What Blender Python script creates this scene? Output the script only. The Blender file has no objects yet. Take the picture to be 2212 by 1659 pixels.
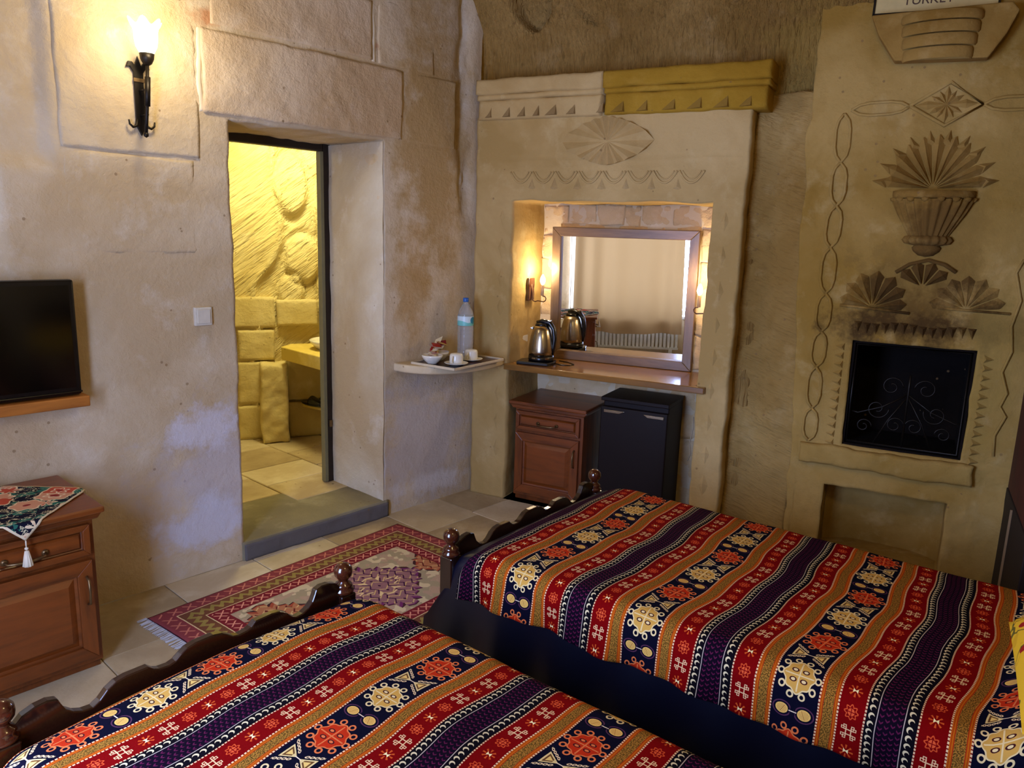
import bpy, bmesh, math, random
import numpy as np
from mathutils import Vector, Matrix
random.seed(7); np.random.seed(7)
SC = bpy.context.scene
COL = SC.collection
PI = math.pi
rad = math.radians

# ------------------------------------------------------------------ camera
FPX = 1640.0
cam_d = bpy.data.cameras.new('camera'); cam = bpy.data.objects.new('camera', cam_d); COL.objects.link(cam)
cam_d.sensor_fit = 'HORIZONTAL'; cam_d.sensor_width = 36.0; cam_d.lens = FPX / 2212.0 * 36.0
cam_d.clip_start = 0.02
RW = np.array([[0.99951, 0.03138, 0.0], [0.0, 0.0, 0.0], [0.0, 0.0, 0.0]])
_dn = np.array([-0.032 * FPX * FPX / 330.0, FPX * FPX / 330.0, FPX]); _dn /= np.linalg.norm(_dn)
_up = -_dn
_fw = np.array([0, 0, 1.0]); _fw = _fw - _up * _fw.dot(_up); _fw /= np.linalg.norm(_fw)
_rt = np.cross(_fw, _up); _rt = -_rt if _rt[0] < 0 else _rt
Rw = np.array([_rt, _fw, _up])                       # world = Rw @ (x right, y down, z forward)
Mc = Rw @ np.diag([1, -1, -1])
cam.matrix_world = Matrix.Translation((0, 0, 1.55)) @ Matrix(Mc.tolist()).to_4x4()
SC.camera = cam

# ------------------------------------------------------------------ view
SC.view_settings.view_transform = 'Standard'
SC.view_settings.look = 'None'
SC.view_settings.gamma = 1.0
SC.view_settings.use_curve_mapping = False
SC.view_settings.exposure = 0.0
SC.cycles.use_denoising = True
SC.cycles.max_bounces = 8
SC.cycles.diffuse_bounces = 4
SC.cycles.sample_clamp_indirect = 6.0

# ------------------------------------------------------------------ frames of the three main directions
def frame(origin, deg):
    return Matrix.Translation(origin) @ Matrix.Rotation(rad(deg), 4, 'Z')
FL = frame((-0.258, 4.400, 0.0), 48.0)               # left wall: x towards the corner, y into the wall
FB = frame((-0.028, 4.266, 0.0), -27.462)            # back wall: x to the right, y into the wall
FA = frame((-1.838, 5.019, 0.0), 21.49)              # bathroom back wall
FBED1 = frame((-1.025, 1.383, 0.0), -38.0)           # near bed: x along its length, y across
FBED2 = frame((-0.185, 2.367, 0.0), -38.0)           # far bed
FRUG = frame((-1.418, 2.752, 0.0), -38.0)
DV = Vector((0.6157, 0.788, 0)); BLV = Vector((0.788, -0.6157, 0))
FWIN = frame(tuple(DV * -0.15), 142.0)               # window wall seen from inside: x = -BLV, y = -DV (outside)

# ------------------------------------------------------------------ world and lights
W = bpy.data.worlds.new('world'); SC.world = W; W.use_nodes = True
W.node_tree.nodes['Background'].inputs[0].default_value = (0.45, 0.62, 1.0, 1)
W.node_tree.nodes['Background'].inputs[1].default_value = 1.0

def light(name, kind, M, loc, power, color, size=0.1, size_y=None, direction=None):
    ld = bpy.data.lights.new(name, kind); ld.energy = power; ld.color = color
    o = bpy.data.objects.new(name, ld); COL.objects.link(o)
    p = M @ Vector(loc)
    if kind == 'AREA':
        ld.shape = 'RECTANGLE'; ld.size = size; ld.size_y = size_y or size
        dv = (M.to_3x3() @ Vector(direction)).normalized()
        o.rotation_mode = 'QUATERNION'
        o.rotation_quaternion = dv.to_track_quat('-Z', 'Y')
    else:
        ld.shadow_soft_size = size
    o.location = p
    return o
WINDOW_W, SCONCE_W, NICHE_W, BATH_W, WARM_FILL_W = 360.0, 9.0, 5.0, 24.0, 20.0
light('window_daylight', 'AREA', FWIN, (2.00, 0.22, 1.17), WINDOW_W, (0.40, 0.54, 1.0), 1.96, 1.5, (0, -1, 0))
light('warm_fill_light', 'POINT', FBED1, (1.45, 0.75, 2.25), WARM_FILL_W, (1.0, 0.78, 0.34), 0.12)  # unseen lamp added over the beds as warm ambient fill; no lantern is built
light('bathroom_light', 'AREA', FL, (-0.55, 0.95, 2.30), BATH_W, (1.0, 0.88, 0.42), 0.35, 0.35, (0.1, 0.25, -1))
light('bathroom_door_light', 'POINT', FL, (-1.75, 0.95, 2.0), 6.0, (1.0, 0.88, 0.42), 0.1)

# ------------------------------------------------------------------ noise in numpy
def _hash(ix, iy, seed):
    n = (ix.astype(np.int64) * 374761393 + iy.astype(np.int64) * 668265263 + seed * 1442695041) & 0x7fffffff
    n = ((n ^ (n >> 13)) * 1274126177) & 0x7fffffff
    return ((n ^ (n >> 16)) & 0xffff) / 65535.0
def vn(x, y, seed=0):
    x = np.asarray(x, float); y = np.asarray(y, float)
    ix = np.floor(x); iy = np.floor(y); fx = x - ix; fy = y - iy
    fx = fx * fx * (3 - 2 * fx); fy = fy * fy * (3 - 2 * fy)
    a = _hash(ix, iy, seed); b = _hash(ix + 1, iy, seed); c = _hash(ix, iy + 1, seed); d = _hash(ix + 1, iy + 1, seed)
    return (a * (1 - fx) + b * fx) * (1 - fy) + (c * (1 - fx) + d * fx) * fy - 0.5
def fbm(x, y, seed=0, n=4):
    r = 0; a = 1.0
    for i in range(n):
        r = r + a * vn(x * 2 ** i, y * 2 ** i, seed + i * 17); a *= 0.5
    return r
def sstep(a, b, x):
    t = np.clip((x - a) / (b - a), 0, 1); return t * t * (3 - 2 * t)

# ------------------------------------------------------------------ object helpers
def obj(name, verts, faces, mat, parent=None, M=None, smooth=False, bevel=0.0, uv=None, seg=2):
    me = bpy.data.meshes.new(name)
    me.from_pydata([tuple(map(float, v)) for v in verts], [], [tuple(f) for f in faces])
    me.update()
    if uv is not None:
        l = me.uv_layers.new(name='UVMap')
        idx = np.empty(len(me.loops), dtype=np.int32); me.loops.foreach_get('vertex_index', idx)
        l.data.foreach_set('uv', np.asarray(uv, dtype=np.float32)[idx].ravel())
    if mat is not None: me.materials.append(mat)
    if smooth: me.polygons.foreach_set('use_smooth', [True] * len(me.polygons))
    o = bpy.data.objects.new(name, me); COL.objects.link(o)
    if parent is not None: o.parent = parent
    if M is not None:
        o.matrix_local = M
    if bevel > 0:
        b = o.modifiers.new('bevel', 'BEVEL'); b.width = bevel; b.segments = seg; b.limit_method = 'ANGLE'
        b.angle_limit = rad(40)
    return o
def tag(o, label=None, cat=None, group=None, kind=None):
    if label: o['label'] = label
    if cat: o['category'] = cat
    if group: o['group'] = group
    if kind: o['kind'] = kind
    return o
def thing(name, M, label, cat, group=None):
    o = bpy.data.objects.new(name, None); o.empty_display_size = 0.1; COL.objects.link(o)
    o.matrix_world = M
    return tag(o, label, cat, group)
def T(x, y, z, rz=0.0, rx=0.0, ry=0.0):
    return Matrix.Translation((x, y, z)) @ Matrix.Rotation(rad(rz), 4, 'Z') @ Matrix.Rotation(rad(ry), 4, 'Y') @ Matrix.Rotation(rad(rx), 4, 'X')

class G:
    """collects verts and faces of one part"""
    def __init__(s): s.v = []; s.f = []
    def add(s, v, f, M=None):
        n = len(s.v)
        if M is not None: v = [tuple(M @ Vector(p)) for p in v]
        s.v += [tuple(p) for p in v]; s.f += [tuple(i + n for i in q) for q in f]; return s
    def box(s, x0, x1, y0, y1, z0, z1, M=None):
        v = [(x0, y0, z0), (x1, y0, z0), (x1, y1, z0), (x0, y1, z0), (x0, y0, z1), (x1, y0, z1), (x1, y1, z1), (x0, y1, z1)]
        f = [(0, 3, 2, 1), (4, 5, 6, 7), (0, 1, 5, 4), (1, 2, 6, 5), (2, 3, 7, 6), (3, 0, 4, 7)]
        return s.add(v, f, M)
    def lathe(s, prof, n=32, M=None, mod=None, a0=0.0, a1=2 * PI):
        closed = abs(a1 - a0 - 2 * PI) < 1e-6; k = n if closed else n + 1
        v = []; f = []
        for j, (r, z) in enumerate(prof):
            for i in range(k):
                a = a0 + (a1 - a0) * i / n
                rr = r * (mod(a, j, r, z) if mod else 1.0)
                v.append((rr * math.cos(a), rr * math.sin(a), z))
        for j in range(len(prof) - 1):
            for i in range(n):
                i2 = (i + 1) % k
                f.append((j * k + i, j * k + i2, (j + 1) * k + i2, (j + 1) * k + i))
        if prof[0][0] > 1e-5 and closed: f.append(tuple(reversed(range(k))))
        if prof[-1][0] > 1e-5 and closed: f.append(tuple((len(prof) - 1) * k + i for i in range(k)))
        return s.add(v, f, M)
    def tube(s, path, r, n=8, M=None, cap=True):
        P = [Vector(p) for p in path]; v = []; f = []
        rs = r if isinstance(r, (list, tuple)) else [r] * len(P)
        up = None
        for i, p in enumerate(P):
            t = (P[min(i + 1, len(P) - 1)] - P[max(i - 1, 0)]).normalized()
            if up is None: up = Vector((0, 0, 1)) if abs(t.z) < 0.9 else Vector((1, 0, 0))
            a = t.cross(up)
            if a.length < 1e-4: a = t.cross(Vector((1, 0, 0)))
            a.normalize(); b = a.cross(t).normalized(); up = b
            for j in range(n):
                q = 2 * PI * j / n
                v.append(tuple(p + (a * math.cos(q) + b * math.sin(q)) * rs[i]))
        for i in range(len(P) - 1):
            for j in range(n):
                f.append((i * n + j, i * n + (j + 1) % n, (i + 1) * n + (j + 1) % n, (i + 1) * n + j))
        if cap:
            f.append(tuple(reversed(range(n)))); f.append(tuple((len(P) - 1) * n + j for j in range(n)))
        return s.add(v, f, M)
    def prism(s, poly, y0, y1, M=None):
        """polygon in x,z extruded along y"""
        n = len(poly); v = [(x, y0, z) for x, z in poly] + [(x, y1, z) for x, z in poly]
        f = [tuple(range(n)), tuple(reversed(range(n, 2 * n)))]
        f += [(i, i + n, (i + 1) % n + n, (i + 1) % n) for i in range(n)]
        return s.add(v, f, M)
    def obj(s, name, mat, parent=None, M=None, **k): return obj(name, s.v, s.f, mat, parent, M, **k)

def arc(cx, cy, r, a0, a1, n=10):
    return [(cx + r * math.cos(rad(a0 + (a1 - a0) * i / n)), cy + r * math.sin(rad(a0 + (a1 - a0) * i / n))) for i in range(n + 1)]

# ------------------------------------------------------------------ node helpers
def lin(c):
    c = [x / 255.0 for x in c]
    return tuple([(x / 12.92 if x <= 0.04045 else ((x + 0.055) / 1.055) ** 2.4) for x in c] + [1.0])
class X:
    """a float socket with operators"""
    def __init__(s, nt, sock): s.nt = nt; s.s = sock
    def _m(s, op, *a, clamp=False):
        n = s.nt.nodes.new('ShaderNodeMath'); n.operation = op; n.use_clamp = clamp
        for i, q in enumerate((s,) + a):
            if isinstance(q, X): s.nt.links.new(q.s, n.inputs[i])
            else: n.inputs[i].default_value = float(q)
        return X(s.nt, n.outputs[0])
    def __add__(s, o): return s._m('ADD', o)
    __radd__ = __add__
    def __sub__(s, o): return s._m('SUBTRACT', o)
    def __rsub__(s, o): return (s * -1.0) + o
    def __mul__(s, o): return s._m('MULTIPLY', o)
    __rmul__ = __mul__
    def __truediv__(s, o): return s._m('DIVIDE', o)
    def abs(s): return s._m('ABSOLUTE')
    def lt(s, o): return s._m('LESS_THAN', o)
    def gt(s, o): return s._m('GREATER_THAN', o)
    def mod(s, o): return s._m('FLOORED_MODULO', o)
    def floor(s): return s._m('FLOOR')
    def pp(s, o): return s._m('PINGPONG', o)
    def mn(s, o): return s._m('MINIMUM', o)
    def mx(s, o): return s._m('MAXIMUM', o)
    def sq(s): return s * s
    def sqrt(s): return s._m('SQRT')
    def sin(s): return s._m('SINE')
    def cos(s): return s._m('COSINE')
    def atan2(s, o): return s._m('ARCTAN2', o)
    def band(s, a, b): return s.gt(a) * s.lt(b)
    def clamp(s): return s._m('ADD', 0.0, clamp=True)
def ln(x, y): return (x * x + y * y).sqrt()

class Mat:
    def __init__(s, name, rough=0.7, metal=0.0, spec=0.5):
        s.m = bpy.data.materials.new(name); s.m.use_nodes = True; s.nt = s.m.node_tree
        s.p = s.nt.nodes['Principled BSDF']; s.p.inputs['Roughness'].default_value = rough
        s.p.inputs['Metallic'].default_value = metal
        s.p.inputs['Specular IOR Level'].default_value = spec
    def n(s, t, **k):
        n = s.nt.nodes.new(t)
        for a, b in k.items(): setattr(n, a, b)
        return n
    def l(s, a, b): s.nt.links.new(a, b)
    def color(s, c):
        if isinstance(c, tuple): s.p.inputs['Base Color'].default_value = c
        else: s.l(c, s.p.inputs['Base Color'])
        return s
    def coords(s, kind='Object', scale=(1, 1, 1), rot=(0, 0, 0)):
        t = s.n('ShaderNodeTexCoord'); mp = s.n('ShaderNodeMapping')
        s.l(t.outputs[kind], mp.inputs[0]); mp.inputs['Scale'].default_value = scale
        mp.inputs['Rotation'].default_value = rot
        return mp.outputs[0]
    def noise(s, vec, scale, detail=4, rough=0.55, dist=0.0):
        n = s.n('ShaderNodeTexNoise'); n.inputs['Scale'].default_value = scale; n.inputs['Detail'].default_value = detail
        n.inputs['Roughness'].default_value = rough; n.inputs['Distortion'].default_value = dist
        s.l(vec, n.inputs['Vector']); return X(s.nt, n.outputs[0])
    def mix(s, f, a, b, mode='MIX'):
        n = s.n('ShaderNodeMix', data_type='RGBA', blend_type=mode)
        if isinstance(f, X): s.l(f.s, n.inputs[0])
        else: n.inputs[0].default_value = f
        for i, q in ((6, a), (7, b)):
            if isinstance(q, tuple): n.inputs[i].default_value = q
            else: s.l(q, n.inputs[i])
        return n.outputs[2]
    def ramp(s, x, stops):
        n = s.n('ShaderNodeValToRGB'); e = n.color_ramp.elements
        while len(e) < len(stops): e.new(0.5)
        for i, (p, c) in enumerate(stops): e[i].position = p; e[i].color = c
        s.l(x.s if isinstance(x, X) else x, n.inputs[0]); return n.outputs[0]
    def bump(s, h, strength=0.4, dist=0.01):
        n = s.n('ShaderNodeBump'); n.inputs['Strength'].default_value = strength; n.inputs['Distance'].default_value = dist
        s.l(h.s if isinstance(h, X) else h, n.inputs['Height']); s.l(n.outputs[0], s.p.inputs['Normal']); return s
    def xyz(s, vec):
        n = s.n('ShaderNodeSeparateXYZ'); s.l(vec, n.inputs[0]); return [X(s.nt, q) for q in n.outputs]

def plain(name, c, rough=0.5, metal=0.0, var=0.08, scale=30, bump=0.0, spec=0.5):
    m = Mat(name, rough, metal, spec); v = m.coords()
    n = m.noise(v, scale, 3)
    a = lin(c); b = tuple([x * (1 - var * 2.5) for x in a[:3]] + [1])
    m.color(m.mix(n, b, tuple([min(1, x * (1 + var)) for x in a[:3]] + [1])))
    if bump: m.bump(n, bump, 0.004)
    return m.m

def stone(name, base=(214, 200, 172), dark=(186, 166, 132), pale=(226, 218, 200), hatch=None, hs=1.0, blotch=1.3, bumpk=0.38,
          stains_and_light=None, tone=None):
    m = Mat(name, 0.93, spec=0.15); v = m.coords(); xx, yy, zz = m.xyz(v)
    big = m.noise(v, blotch, 5, 0.6, 0.4); mid = m.noise(v, 6.0, 6, 0.65, 0.2); fine = m.noise(v, 55, 5, 0.7)
    c = m.mix(((big - 0.42) * 4.5).clamp(), lin(dark), lin(base))
    c = m.mix(((mid - 0.55) * 5).clamp() * 0.55, c, lin(pale))
    c = m.mix(((fine - 0.5) * 3).clamp() * 0.22, c, lin(dark))
    vo = m.n('ShaderNodeTexVoronoi'); vo.inputs['Scale'].default_value = 17; m.l(v, vo.inputs['Vector'])
    pit = X(m.nt, vo.outputs['Distance']).lt(0.10) * m.noise(v, 3.1, 2).gt(0.54)
    c = m.mix(pit * 0.6, c, lin((128, 100, 66)))
    if stains_and_light:                                            # stain, soot and painted daylight tints at fixed spots in metres
        for (sx, sz, rx, rz, col, k) in stains_and_light:
            wob = (m.noise(v, 6.0, 6, 0.68) - 0.5) * 3.0
            d = ln((xx - sx) / rx, (zz - sz) / rz) + wob
            f = ((d * -1.0 + 1.15) * 1.6).clamp() * k
            c = m.mix(f, c, lin(col))
    m.color(c)
    med = m.noise(v, 22, 5, 0.6)
    h = mid * 0.5 + med * 0.35 + fine * 0.25 - pit * 0.5
    if hatch is not None:
        ang, fr, amt = hatch
        sc = (fr, fr, fr * 0.09)
        hv = m.coords('Object', sc, (0, 0, 0)) if ang == 0 else None
        if hv is None:
            t = m.n('ShaderNodeTexCoord'); mp1 = m.n('ShaderNodeMapping'); mp1.inputs['Rotation'].default_value = (0, rad(ang), 0)
            mp2 = m.n('ShaderNodeMapping'); mp2.inputs['Scale'].default_value = sc
            m.l(t.outputs['Object'], mp1.inputs[0]); m.l(mp1.outputs[0], mp2.inputs[0]); hv = mp2.outputs[0]
        hn = m.noise(hv, 1.0, 3, 0.6, 0.3)
        h = h * 0.5 + hn * amt
    m.bump(h, bumpk, 0.02)
    if hatch is not None:
        m.color(m.mix(((hn - 0.52) * 6.0).clamp() * 0.22, c, lin(dark), 'MULTIPLY'))
    return m.m

def wood(name, c1, c2, scale=8.0, axis='x', rough=0.35, ring=1.0, coat=0.0):
    m = Mat(name, rough)
    sc = {'x': (0.12, 1, 1), 'y': (1, 0.12, 1), 'z': (1, 1, 0.12)}[axis]
    v = m.coords('Object', tuple(q * scale for q in sc))
    n = m.noise(v, 1.0, 6, 0.6, 1.2 * ring); n2 = m.noise(v, 6.0, 3, 0.6)
    c = m.ramp(n * 0.8 + n2 * 0.2, [(0.32, lin(c2)), (0.5, lin(c1)), (0.62, tuple([min(1, q * 1.25) for q in lin(c1)[:3]] + [1])), (0.75, lin(c2))])
    m.color(c); m.bump(n2, 0.12, 0.002)
    if coat: m.p.inputs['Coat Weight'].default_value = coat; m.p.inputs['Coat Roughness'].default_value = 0.12
    return m.m

def emit(name, c, k):
    m = Mat(name); m.p.inputs['Emission Color'].default_value = c; m.p.inputs['Emission Strength'].default_value = k
    m.color(c); return m.m

# ------------------------------------------------------------------ wall panels
def grid_lines(a, b, res, extra=()):
    pts = sorted(set([round(a, 4), round(b, 4)] + [round(e, 4) for e in extra if a < e < b]))
    out = []
    for p, q in zip(pts[:-1], pts[1:]):
        n = max(1, int(math.ceil((q - p) / res)))
        out += [p + (q - p) * i / n for i in range(n)]
    return np.array(out + [pts[-1]])
def panel(name, mat, s0, s1, z0, z1, w0, h=None, res=0.012, openings=(), side=0.0, warp=0.004, parent=None, M=None, seed=0, wfun=None, shape=None):
    """a wall of its own relief: x along it, y into it; openings = (sa, sb, za, zb, depth)"""
    ss = grid_lines(s0, s1, res, [o[0] for o in openings] + [o[1] for o in openings])
    zs = grid_lines(z0, z1, res, [o[2] for o in openings] + [o[3] for o in openings])
    S, Z = np.meshgrid(ss, zs, indexing='ij')
    Wv = np.full(S.shape, float(w0))
    if h is not None: Wv = Wv + h(S, Z)
    S2 = S + warp * fbm(S * 9 + 3.1, Z * 9, seed + 5, 3) * 1.6
    Z2 = np.where(Z > 0.012, Z + warp * fbm(S * 9, Z * 9 + 7.7, seed + 9, 3) * 1.6, Z)
    if shape is not None: S2, Z2 = shape(S2, Z2)
    ns, nz = S.shape
    V = np.stack([S2, Wv, Z2], -1).reshape(-1, 3).tolist()
    F = []
    cs = (ss[:-1] + ss[1:]) / 2; cz = (zs[:-1] + zs[1:]) / 2
    keep = np.ones((ns - 1, nz - 1), bool)
    for o in openings:
        keep &= ~((cs[:, None] > o[0]) & (cs[:, None] < o[1]) & (cz[None, :] > o[2]) & (cz[None, :] < o[3]))
    I, J = np.nonzero(keep); a = I * nz + J
    F = np.stack([a, a + nz, a + nz + 1, a + 1], -1).tolist()
    def ring(ia, ib, ja, jb):
        r = [(i, ja) for i in range(ia, ib)] + [(ib, j) for j in range(ja, jb)]
        r += [(i, jb) for i in range(ib, ia, -1)] + [(ia, j) for j in range(jb, ja, -1)]
        return r
    def extrude(r, depth, flip, nd, absolute=None, closeback=False):
        base = [i * nz + j for i, j in r]; prev = base; n = len(r)
        for k in range(1, nd + 1):
            cur = []
            for b in base:
                x, y, z = V[b]
                yy = (y + depth * k / nd) if absolute is None else y + (absolute - y) * k / nd
                jit = 0.006 * float(vn(np.array(x * 11 + k * 3.3), np.array(z * 11 + k * 5.1), seed)) if k < nd else 0.0
                cur.append(len(V)); V.append([x + jit, yy, z + (jit if z > 0.02 else 0)])
            for q in range(n):
                t = (prev[q], prev[(q + 1) % n], cur[(q + 1) % n], cur[q])
                F.append(list(t if not flip else reversed(t)))
            prev = cur
    for o in openings:
        ia = int(np.argmin(abs(ss - o[0]))); ib = int(np.argmin(abs(ss - o[1])))
        ja = int(np.argmin(abs(zs - o[2]))); jb = int(np.argmin(abs(zs - o[3])))
        extrude(ring(ia, ib, ja, jb), None, False, max(2, int(o[4] / 0.04)), absolute=w0 + o[4])
    if side:
        extrude(ring(0, ns - 1, 0, nz - 1), None, True, 2, absolute=w0 + side)
    return obj(name, V, F, mat, parent, M, smooth=True)
def stone_block(mat, s0, s1, z0, z1, w0, t, parent, seed, res=0.012, rough=0.006, name='stone', warp=0.008, h=None, arris=0.006):
    """one block of masonry: uneven face, worn arrises"""
    def hh(S, Z):
        e = np.minimum(np.minimum(S - s0, s1 - S), np.minimum(Z - z0, z1 - Z))
        r = rough * fbm(S * 12 + seed, Z * 12, seed, 4) * 1.5 + arris * (1 - sstep(0, 0.014, e))
        return r + (h(S, Z) if h is not None else 0)
    return panel(name, mat, s0, s1, z0, z1, w0, hh, res=res, side=t, warp=warp, parent=parent, seed=seed)

# ================================================================== MATERIALS OF THE SETTING
SOOT = (74, 52, 24)
M_WALLL = stone('plaster_stone', (214, 198, 170), (192, 170, 134), (224, 216, 200), stains_and_light=[
    (-1.50, 2.36, 0.09, 0.04, (170, 104, 56), 0.7), (-1.05, 2.43, 0.16, 0.03, (156, 92, 46), 0.7), (-0.75, 2.41, 0.10, 0.035, (156, 92, 46), 0.75),
    (-1.30, 1.62, 0.16, 0.14, (196, 162, 118), 0.6), (-1.02, 2.30, 0.20, 0.03, (188, 158, 112), 0.7), (-0.42, 1.30, 0.12, 0.5, (190, 160, 116), 0.5),
    (-0.30, 2.0, 0.26, 0.75, (172, 142, 88), 0.75), (-0.45, 1.25, 0.14, 0.22, (178, 144, 88), 0.6), (-1.35, 0.40, 0.55, 0.36, (196, 192, 200), 0.6), (-0.35, 0.35, 0.35, 0.40, (190, 186, 190), 0.6), (-1.60, 0.66, 0.16, 0.10, (218, 216, 226), 0.7), (-1.62, 0.22, 0.22, 0.13, (214, 216, 230), 0.7),  # the broad lilac-grey spots low down paint the blue window light into the plaster
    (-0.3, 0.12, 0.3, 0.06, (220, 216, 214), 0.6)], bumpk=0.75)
M_JAMB = stone('jamb_stone', (212, 204, 184), (190, 172, 140), (226, 224, 216), bumpk=0.75)
M_LINTEL = stone('lintel_stone', (214, 196, 170), (192, 166, 130), (224, 210, 190), bumpk=0.85)
M_BACK = stone('chiselled_rock', (166, 134, 78), (134, 102, 50), (182, 154, 104), hatch=(0, 60, 1.6), bumpk=1.0, stains_and_light=[
    (1.45, 2.25, 0.25, 0.35, (150, 122, 56), 0.5)])
M_RECESS = stone('hewn_rock', (174, 144, 86), (146, 114, 58), (188, 162, 110), hatch=(72, 95, 0.8), bumpk=0.6)
M_SURR = stone('surround_stone', (198, 170, 116), (172, 142, 86), (210, 188, 140), bumpk=0.5)
M_CORN = stone('cornice_stone', (204, 178, 126), (180, 150, 96), (214, 194, 150), bumpk=0.5)
M_CORN2 = stone('ochre_stone', (172, 134, 44), (148, 110, 28), (186, 150, 66), bumpk=0.6)
M_FIRE = stone('fireplace_stone', (182, 150, 86), (150, 116, 50), (198, 172, 116), bumpk=0.6, stains_and_light=[
    (2.02, 1.20, 0.36, 0.11, SOOT, 0.95), (2.03, 1.38, 0.27, 0.19, (92, 66, 28), 0.9), (2.06, 1.62, 0.20, 0.20, (112, 82, 36), 0.75),
    (2.10, 1.62, 0.34, 0.40, (160, 128, 64), 0.6), (2.0, 2.1, 0.12, 0.16, (156, 124, 62), 0.5), (2.3, 1.0, 0.12, 0.4, (168, 140, 72), 0.5)])
M_CARVE = stone('carved_stone', (170, 136, 72), (134, 100, 42), (186, 156, 98), bumpk=0.5, stains_and_light=[
    (2.02, 1.20, 0.36, 0.11, SOOT, 0.95), (2.03, 1.38, 0.27, 0.19, (84, 60, 26), 0.9), (2.06, 1.60, 0.20, 0.20, (100, 72, 32), 0.85)])
M_BLACKEN = stone('sooty_stone', (24, 16, 11), (16, 11, 8), (32, 22, 15))
M_ROUGH = stone('rough_stone', (224, 198, 154), (204, 172, 124), (232, 212, 176), bumpk=1.0)
M_JOINT = stone('joint_mortar', (222, 204, 170), (206, 184, 146), (230, 214, 186))
M_BATH = stone('bath_rock', (226, 212, 160), (208, 188, 126), (232, 222, 180), hatch=(-52, 40, 1.3), bumpk=0.9)
M_BATHB = stone('bath_block', (222, 206, 152), (200, 180, 118), (230, 218, 172), bumpk=0.7)
M_SLAB = stone('threshold_slate', (150, 142, 116), (120, 112, 92), (166, 160, 136), bumpk=0.5)
M_SLABF = stone('slate_edge', (108, 104, 104), (100, 96, 96), (118, 114, 114), bumpk=0.4)
M_WHITE_MORTAR = plain('white_mortar', (226, 214, 188), 0.9, scale=20, bump=0.3)
M_IRON = plain('black_iron', (30, 24, 18), 0.45, 0.6, bump=0.3)
M_DARKWOOD = wood('black_brown_wood', (30, 16, 10), (18, 9, 6), 10, 'x', 0.5)
M_WALNUT = wood('polished_walnut', (36, 14, 6), (20, 7, 3), 9, 'y', 0.22, coat=0.4)
M_WALNUTX = wood('polished_walnut_turned', (58, 22, 9), (34, 12, 6), 9, 'z', 0.16, coat=0.6)
M_CAB = wood('stained_oak', (118, 58, 14), (72, 32, 6), 12, 'x', 0.4, coat=0.15)
M_CABV = wood('stained_oak_upright', (114, 56, 14), (68, 30, 6), 12, 'z', 0.4, coat=0.15)
M_PINE = wood('red_pine', (168, 104, 40), (132, 74, 26), 10, 'x', 0.42, coat=0.1)
M_DESK = wood('honey_oak', (134, 92, 40), (100, 66, 28), 10, 'x', 0.22, coat=0.3)
M_MFRAME = wood('grey_brown_wood', (116, 88, 58), (86, 62, 40), 14, 'x', 0.38)
M_MFRAMEV = wood('grey_brown_wood_upright', (112, 86, 56), (84, 62, 40), 14, 'z', 0.38)
M_WARD = wood('mahogany', (64, 8, 4), (42, 5, 3), 6, 'z', 0.65)
M_BRASS = plain('old_brass', (128, 104, 72), 0.35, 0.8)
M_BRONZE = plain('bronze_wire', (92, 60, 40), 0.4, 0.7)
M_BLACKP = plain('black_plastic', (10, 10, 12), 0.25)
M_SCREEN = plain('black_screen', (3, 3, 4), 0.12, scale=2, var=0.0)
M_WHITEP = plain('white_plastic', (214, 208, 192), 0.4)
M_CERAM = plain('white_ceramic', (232, 228, 214), 0.15)
M_STEEL = plain('brushed_steel', (176, 166, 146), 0.24, 1.0, scale=120)

# ================================================================== LEFT WALL (frame FL)
def hleft(S, Z):
    r = 0.008 * fbm(S * 2.2, Z * 2.2, 3, 4) + 0.0015 * fbm(S * 16, Z * 16, 8, 3)
    r = r + 0.030 * (1 - sstep(-2.16, -2.10, S)) * sstep(1.70, 1.78, Z)         # the wall steps back left of the lamp
    r = r + 0.04 * (1 - sstep(-2.34, -2.28, S)) * sstep(1.25, 1.35, Z) * (1 - sstep(1.68, 1.74, Z))
    r = r - 0.015 * sstep(2.2, 2.95, Z)
    r = r + (0.035 + 0.03 * fbm(S * 30, Z * 9, 4, 3)) * np.exp(-((S + 0.06 + 0.04 * (Z - 1.8)) / 0.05) ** 2) * sstep(1.50, 1.85, Z)   # rough groove beside the corner
    return r
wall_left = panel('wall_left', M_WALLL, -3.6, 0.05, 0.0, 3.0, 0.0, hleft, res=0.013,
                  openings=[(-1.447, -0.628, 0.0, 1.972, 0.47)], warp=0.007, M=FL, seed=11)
tag(wall_left, kind='structure')
def LS(*a, mat=M_LINTEL, **k): return stone_block(mat, *a, parent=wall_left, arris=0.0015, **k)
lint = LS(-1.548, -0.515, 1.985, 2.312, -0.012, 0.05, seed=21, rough=0.0035, warp=0.006); tag(lint, 'pale stone lintel')
LS(-1.505, -0.70, 2.335, 2.60, -0.009, 0.05, seed=22, rough=0.003, warp=0.005)
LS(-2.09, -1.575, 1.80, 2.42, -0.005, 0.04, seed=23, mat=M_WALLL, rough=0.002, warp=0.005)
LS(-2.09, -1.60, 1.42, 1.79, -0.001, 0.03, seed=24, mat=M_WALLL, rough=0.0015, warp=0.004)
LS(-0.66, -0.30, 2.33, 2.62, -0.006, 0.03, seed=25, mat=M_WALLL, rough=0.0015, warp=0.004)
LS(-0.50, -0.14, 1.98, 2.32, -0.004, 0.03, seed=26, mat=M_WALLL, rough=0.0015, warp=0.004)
for k, (a, b, c, d) in enumerate([(-1.572, -1.548, 1.985, 2.312), (-0.698, -0.676, 2.33, 2.60)]):
    stone_block(M_WHITE_MORTAR, a, b, c, d, -0.008, 0.03, wall_left, 31 + k, rough=0.004, name='mortar_joint', warp=0.004)
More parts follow.
